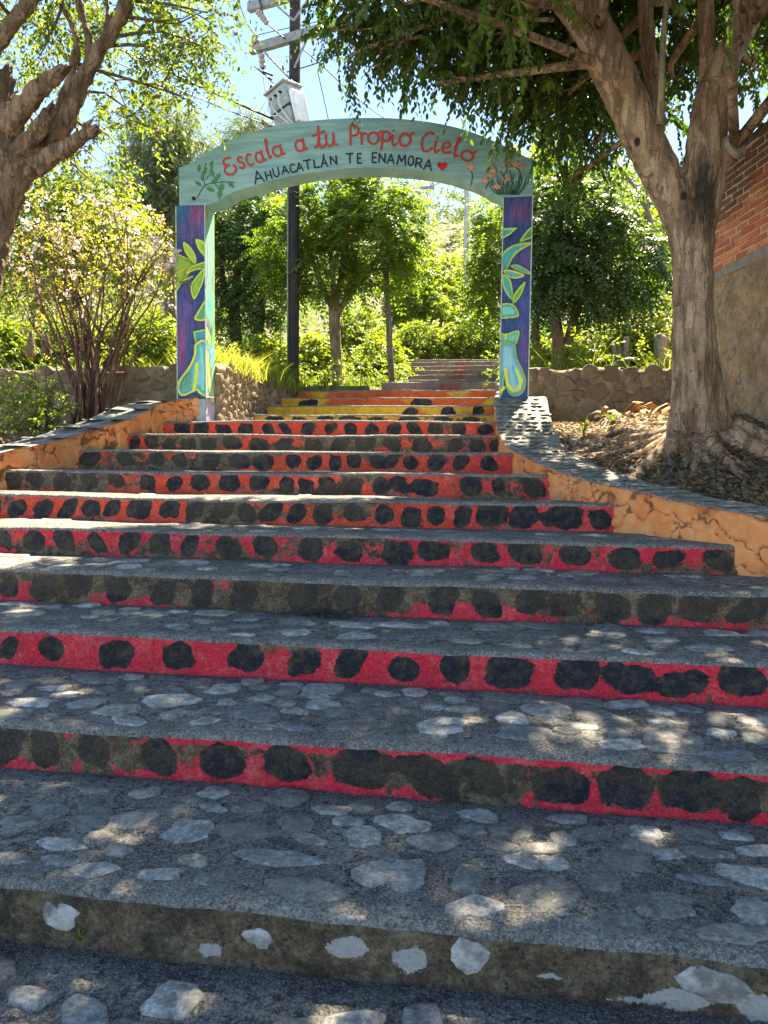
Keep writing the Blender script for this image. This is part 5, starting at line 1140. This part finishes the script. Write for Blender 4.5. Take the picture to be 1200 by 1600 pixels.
# small separate plants
def tuft(name, label, base, n, h, w_, m, seed, lean=.6, cat='plant'):
    r = rg(seed); t = thing(name, label, cat, base)
    for i in range(n):
        a = r.uniform(0, 2*pi); hh = h*r.uniform(.6, 1.1); d = np.array([cos(a), sin(a), 0]); s = np.array([-sin(a), cos(a), 0])*w_; ln = lean*hh*r.uniform(.5, 1.2); V = []
        for j in range(6):
            u = j/5; c = np.array(base)+d*ln*u*u*1.3+UP*hh*(u-.35*u**3*lean); ww = s*(1-u)**.6*(.5+u if u < .5 else 1); V += [c-ww, c+ww]
        obj('leaf', V, [(2*j, 2*j+1, 2*j+3, 2*j+2) for j in range(5)], m, t, dict(tint=np.full(12, r.uniform(.3, .9))))
    return t
gb = lambda x, y: (x, y, float(terrain(np.array(x), np.array(y))))
tuft('corn_seedling', 'young green maize-like seedling on the sunlit soil by the cobbled cap', gb(.92, 7.75), 7, .30, .014, LF['weed'], 140)
tuft('seedling', 'small leafy seedling on the soil between the maize seedling and dry fronds', gb(1.25, 8.1), 8, .20, .016, LF['weed'], 141, .9)
q = at(118, 1468, 1.93); tuft('weed', 'tiny green weed sprouting at the foot of the lowest riser', (q[0], 1.95, .02), 9, .07, .006, LF['weed'], 142, .8)
q = at(1165, 778, 5.5); tuft('weed', 'small green weed among the roots near the right edge', gb(1.9, 5.75), 9, .12, .012, LF['weed'], 143, .9)
q = at(883, 905, 3.9); tuft('weed', 'tiny grass sprig on the tread above the third riser', (q[0], 3.85, H[2]+.01), 6, .05, .004, LF['weed'], 144, .8)
df = thing('dry_plant', 'heap of dried brown fronds against the foot of the right stone wall', 'dead plant', gb(1.75, 8.95)); r = rg(145)
for i in range(30):
    a = r.uniform(0, 2*pi); b = np.array(gb(1.7+r.normal(0, .16), 8.85+r.normal(0, .10))); d = np.array([cos(a), sin(a)*.5, r.uniform(.3, 1.4)]); ln = r.uniform(.2, .42); V = []; s = np.cross(d, UP)+r.normal(0, .2, 3); s = unit(s)*.075
    for j in range(5):
        u = j/4; c = b+d*ln*u-UP*.9*ln*u*u+r.normal(0, .012, 3); V += [c-s*(1-u*.9), c+UP*.015*(1-u), c+s*(1-u*.9)]
    obj('frond', V, [f for j in range(4) for f in ((3*j, 3*j+1, 3*j+4, 3*j+3), (3*j+1, 3*j+2, 3*j+5, 3*j+4))], MT['drywood'], df)

# ------------------------------------------------------------------ posts, poles, wires
for px, py0, py1, hw, Y, lab in ((963,536,572,8,10.6,'first weathered fence stump behind the right stone wall, next to a thinner one'), (979,530,572,5,10.5,'thinner weathered fence stump, second behind the right stone wall'), (1034,528,575,12,10.4,'widest pale fence stump behind the right stone wall, nearest the big trunk')):
    a, b = at(px, py0, Y), at(px, py1+15, Y); k = Y/F
    t = MB().tube([b, (a+b)/2, a+np.array([0, 0, .0]), a+np.array([.01, 0, .012])], [hw*k, hw*k*.97, hw*k*.95, hw*k*.6], 9, 3, .15, int(px)).obj('fence_stump', MT['wood']); tag(t, lab, 'fence post', 'wooden stumps behind the right wall')
for px, py, Y, lab in ((48,530,9.8,'brown pointed stake on the left wall, leftmost of the pair'), (73,534,9.8,'brown pointed stake on the left wall beside the bush')):
    a, b = at(px, py-14, Y), at(px, py+28, Y); t = MB().tube([b, (a+b)/2, a], [.07, .06, .015], 8, 3, .2, px).obj('pointed_stake', MT['barkL']); tag(t, lab, 'stake', 'pointed stakes above the left wall')
lp = MB().tube([at(613, 612, 13.9), at(609, 540, 13.9), at(606, 470, 13.95), at(602, 405, 14)], [.06, .057, .054, .05], 10, 3, .1, 3).obj('leaning_post', MT['wood']); tag(lp, 'weathered grey wooden post leaning slightly right of the mid tree', 'post')
YP = 13.0
up_ = thing('utility_pole', 'tall dark tarred utility pole with grey crossarms left of the steps', 'utility pole', at(458, 612, YP))
V, Fa = tube([at(457.5, 625, YP), at(458, 500, YP), at(459, 300, YP), at(461, 60, YP), at(462, -60, YP)], [.112, .11, .105, .098, .092], 16, 3, .02, 1); obj('shaft', V, Fa, MT['pole'], up_)
V, Fa = tube([at(449.5, 612, YP-.11), at(449.5, 400, YP-.11), at(450, 300, YP-.11)], .014, 6); obj('conduit', V, Fa, MT['steel'], up_)
def beam(A, B, h, d, m, name, par, ext=None):
    A, B = np.array(A), np.array(B); T = unit(B-A); S = unit(np.cross(T, UP)); N_ = np.cross(S, T); V = []
    for q in (A, B):
        for a, b in ((-1,-1),(1,-1),(1,1),(-1,1)): V.append(q+S*a*d/2+N_*b*h/2)
    return obj(name, V, [(3,2,1,0),(4,5,6,7),(0,1,5,4),(1,2,6,5),(2,3,7,6),(3,0,4,7)], m, par, smooth=False)
a1_, b1_ = at(392, 78, 13.25), at(536, 36, 12.55); beam(a1_, b1_, .15, .10, MT['steel'], 'crossarm', up_)
a2_, b2_ = at(389, 12, 13.25), at(534, -28, 12.55); beam(a2_, b2_, .15, .10, MT['steel'], 'crossarm', up_)
for (x0, y0, ya), (x1, y1, yb) in (((412,80,13.1),(452,122,12.9)), ((480,60,12.75),(460,106,12.88)), ((427,4,13.05),(459,32,12.88)), ((486,-8,12.72),(459,32,12.88))): beam(at(x0, y0, ya), at(x1, y1, yb), .035, .02, MT['steel'], 'brace', up_)
def insul(P, n, rad, par, name='insulator'):
    P = np.array(P, float); mb = MB()
    for i in range(n):
        c = P[0]+(P[1]-P[0])*(i+.5)/n; d = (P[1]-P[0])/n; mb.tube([c-d*.45, c-d*.1, c+d*.1, c+d*.45], [rad*.5, rad, rad*.95, rad*.45], 10)
    return mb.obj(name, MT['porcelain'], par)
insul([at(402,17,13.0), at(418,37,12.95)], 5, .055, up_); insul([at(398,54,13.15), at(403,76,13.2)], 3, .07, up_); insul([at(408,84,13.05), at(411,108,13.0)], 3, .06, up_); insul([at(400,58,13.1), at(394,70,13.15)], 1, .05, up_)
fz = MB().tube([at(410,104,13.0), at(412,112,12.95), at(426,118,12.9)], .018, 6).tube([at(398,104,13.0), at(425,125,12.9)], .012, 5); fz.obj('fuse_cutout', MT['rubber'], up_)
# transformer hanging tilted in front of the pole
tc = at(449, 170, 12.62); tr = thing('transformer', 'grey box transformer hanging tilted on the utility pole above the arch', 'transformer', tc)
Rm = np.array(Matrix.Rotation(R(13), 3, Vector((0, 1, 0)).normalized()) @ Matrix.Rotation(R(-32), 3, 'Z'))
# tilt: the top leans left, the bottom swings right
Rm = np.array(Matrix.Rotation(R(-14), 3, 'Y') @ Matrix.Rotation(R(-32), 3, 'Z'))
def tb(a, b, name, m, bev=.012):
    (x0, y0, z0), (x1, y1, z1) = a, b; mb = MB().box(a, b); V = np.array(mb.v)@Rm.T+tc; o = obj(name, V, mb.f, m, tr, smooth=False)
    if bev: md = o.modifiers.new('bevel', 'BEVEL'); md.width = bev; md.segments = 2
    return o
tb((-.23, -.20, -.06), (.23, .20, .30), 'tank', MT['tank'], .03); tb((-.215, -.185, -.40), (.215, .185, -.065), 'lower_tank', MT['tank'], .03)
tb((-.265, -.23, .30), (.265, .23, .33), 'lid', MT['tank'], .008); tb((-.235, -.205, -.075), (.235, .205, -.06), 'seam', MT['rubber'], 0)
tb((.232, -.15, -.38), (.31, .17, .16), 'radiator', MT['rad'], .02)
def tw_(p): return np.array(p)@Rm.T+tc
for p in ((-.14, -.1, .33), (.12, .12, .33)): V, Fa = tube([tw_(p), tw_((p[0], p[1], p[2]+.06)), tw_((p[0], p[1], p[2]+.13))], [.04, .055, .02], 10, 2); obj('bushing', V, Fa, MT['rubber'], tr)
for x in (-.12, .0, .12): V, Fa = tube([tw_((x, -.20, .17)), tw_((x, -.25, .17))], [.022, .018], 8); obj('terminal', V, Fa, MT['rubber'], tr)
for pts in ([(-.02,-.25,.17),(-.04,-.32,-.02),(.06,-.30,-.22),(.2,-.26,-.42)], [(-.12,-.25,.17),(-.16,-.3,0),(-.1,-.3,-.14),(.05,-.26,-.18)], [(.1,-.25,.17),(.12,-.3,-.1),(.26,-.26,-.44)]): V, Fa = tube([tw_(p) for p in pts], .012, 5, 4); obj('lead_wire', V, Fa, MT['white'], tr)
mb = MB().tube([at(411, 190, 12.7), at(422, 200, 12.65), at(440, 205, 12.6)], [.05, .06, .05], 8).obj('bracket', MT['wood'], tr)
def wire(label, pts, rad, m='wire', sag=.0):
    P = np.array([at(*p) for p in pts]); V, Fa = tube(P, rad, 5, 5); o = obj('overhead_wire', V, Fa, MT[m]); tag(o, label, 'wire', 'wires around the utility pole'); return o
wire('thick black cable running from upper left down to the transformer', [(150,60,9.5), (345,150,11.5), (428,187,12.6)], .016)
wire('thin wire just below the thick black cable, left of the transformer', [(120,70,9.5), (330,162,11.5), (415,194,12.7)], .009)
wire('black wire sloping down to the right from the pole over the arch', [(455,62,12.9), (495,95,14), (590,178,18), (690,235,26)], .012)
wire('thin wire hanging steeply from the pole side to the arch top', [(496,110,13.2), (505,150,13.6), (516,200,14)], .008)
wire('wire rising to the upper left from the end of the lower crossarm', [(398,54,13.1), (385,35,12.4), (368,-10,11.4)], .008)
wire('thin level wire from the lower crossarm end past the pole to the right', [(396,56,13.1), (440,46,12.9), (500,33,12.6)], .007)
wire('jumper wire from the upper insulator down to the lower crossarm', [(403,-8,13.1), (413,28,13), (418,37,12.95), (446,61,12.85)], .012)
wire('wire passing from right leaves down to the transformer lid behind the pole', [(560,70,12), (497,98,12.6), (447,113,13.1)], .010)
wire('thin wire from the fuse cutout to the transformer bushing', [(412,118,12.95), (414,138,12.8), (417,145,12.7)], .010)
wire('short black lead looping from crossarm insulator to the bushing', [(398,104,13.0), (412,116,12.9), (427,130,12.7)], .010)
wire('slack far wire crossing the sky under the arch near the thin poles', [(560,262,40), (655,300,44), (668,292,45), (760,262,48)], .03)
def far_pole(label, px0, py0, px1, py1, Y, hw, m, arm=None):
    t = thing('concrete_pole', label, 'utility pole', at(px0, py0, Y), 'far poles on the hillside')
    V, Fa = tube([at(px0, py0, Y), at((px0+px1)/2, (py0+py1)/2, Y), at(px1, py1, Y)], [hw*Y/F*1.1, hw*Y/F, hw*Y/F*.85], 10, 2); obj('shaft', V, Fa, MT[m], t)
    if arm:
        beam(at(px1-arm, py1+3, Y), at(px1+arm, py1+2, Y), .14, .12, MT['steel'], 'crossarm', t)
        for s in (-.9, .9): V, Fa = tube([at(px1+arm*s, py1+1, Y), at(px1+arm*s, py1-4, Y)], .05, 6); obj('insulator', V, Fa, MT['porcelain'], t)
far_pole('thick pale concrete pole rising on the slope beside the right pillar', 727, 600, 730, 215, 28, 4.2, 'cpole')
far_pole('far pole topped by a short crossarm, seen under the arch', 669, 480, 668, 291, 45, 2.2, 'cpole', 11)
far_pole('thinnest far pole left of the one with the crossarm', 655, 470, 655, 240, 50, 1.4, 'cpole')
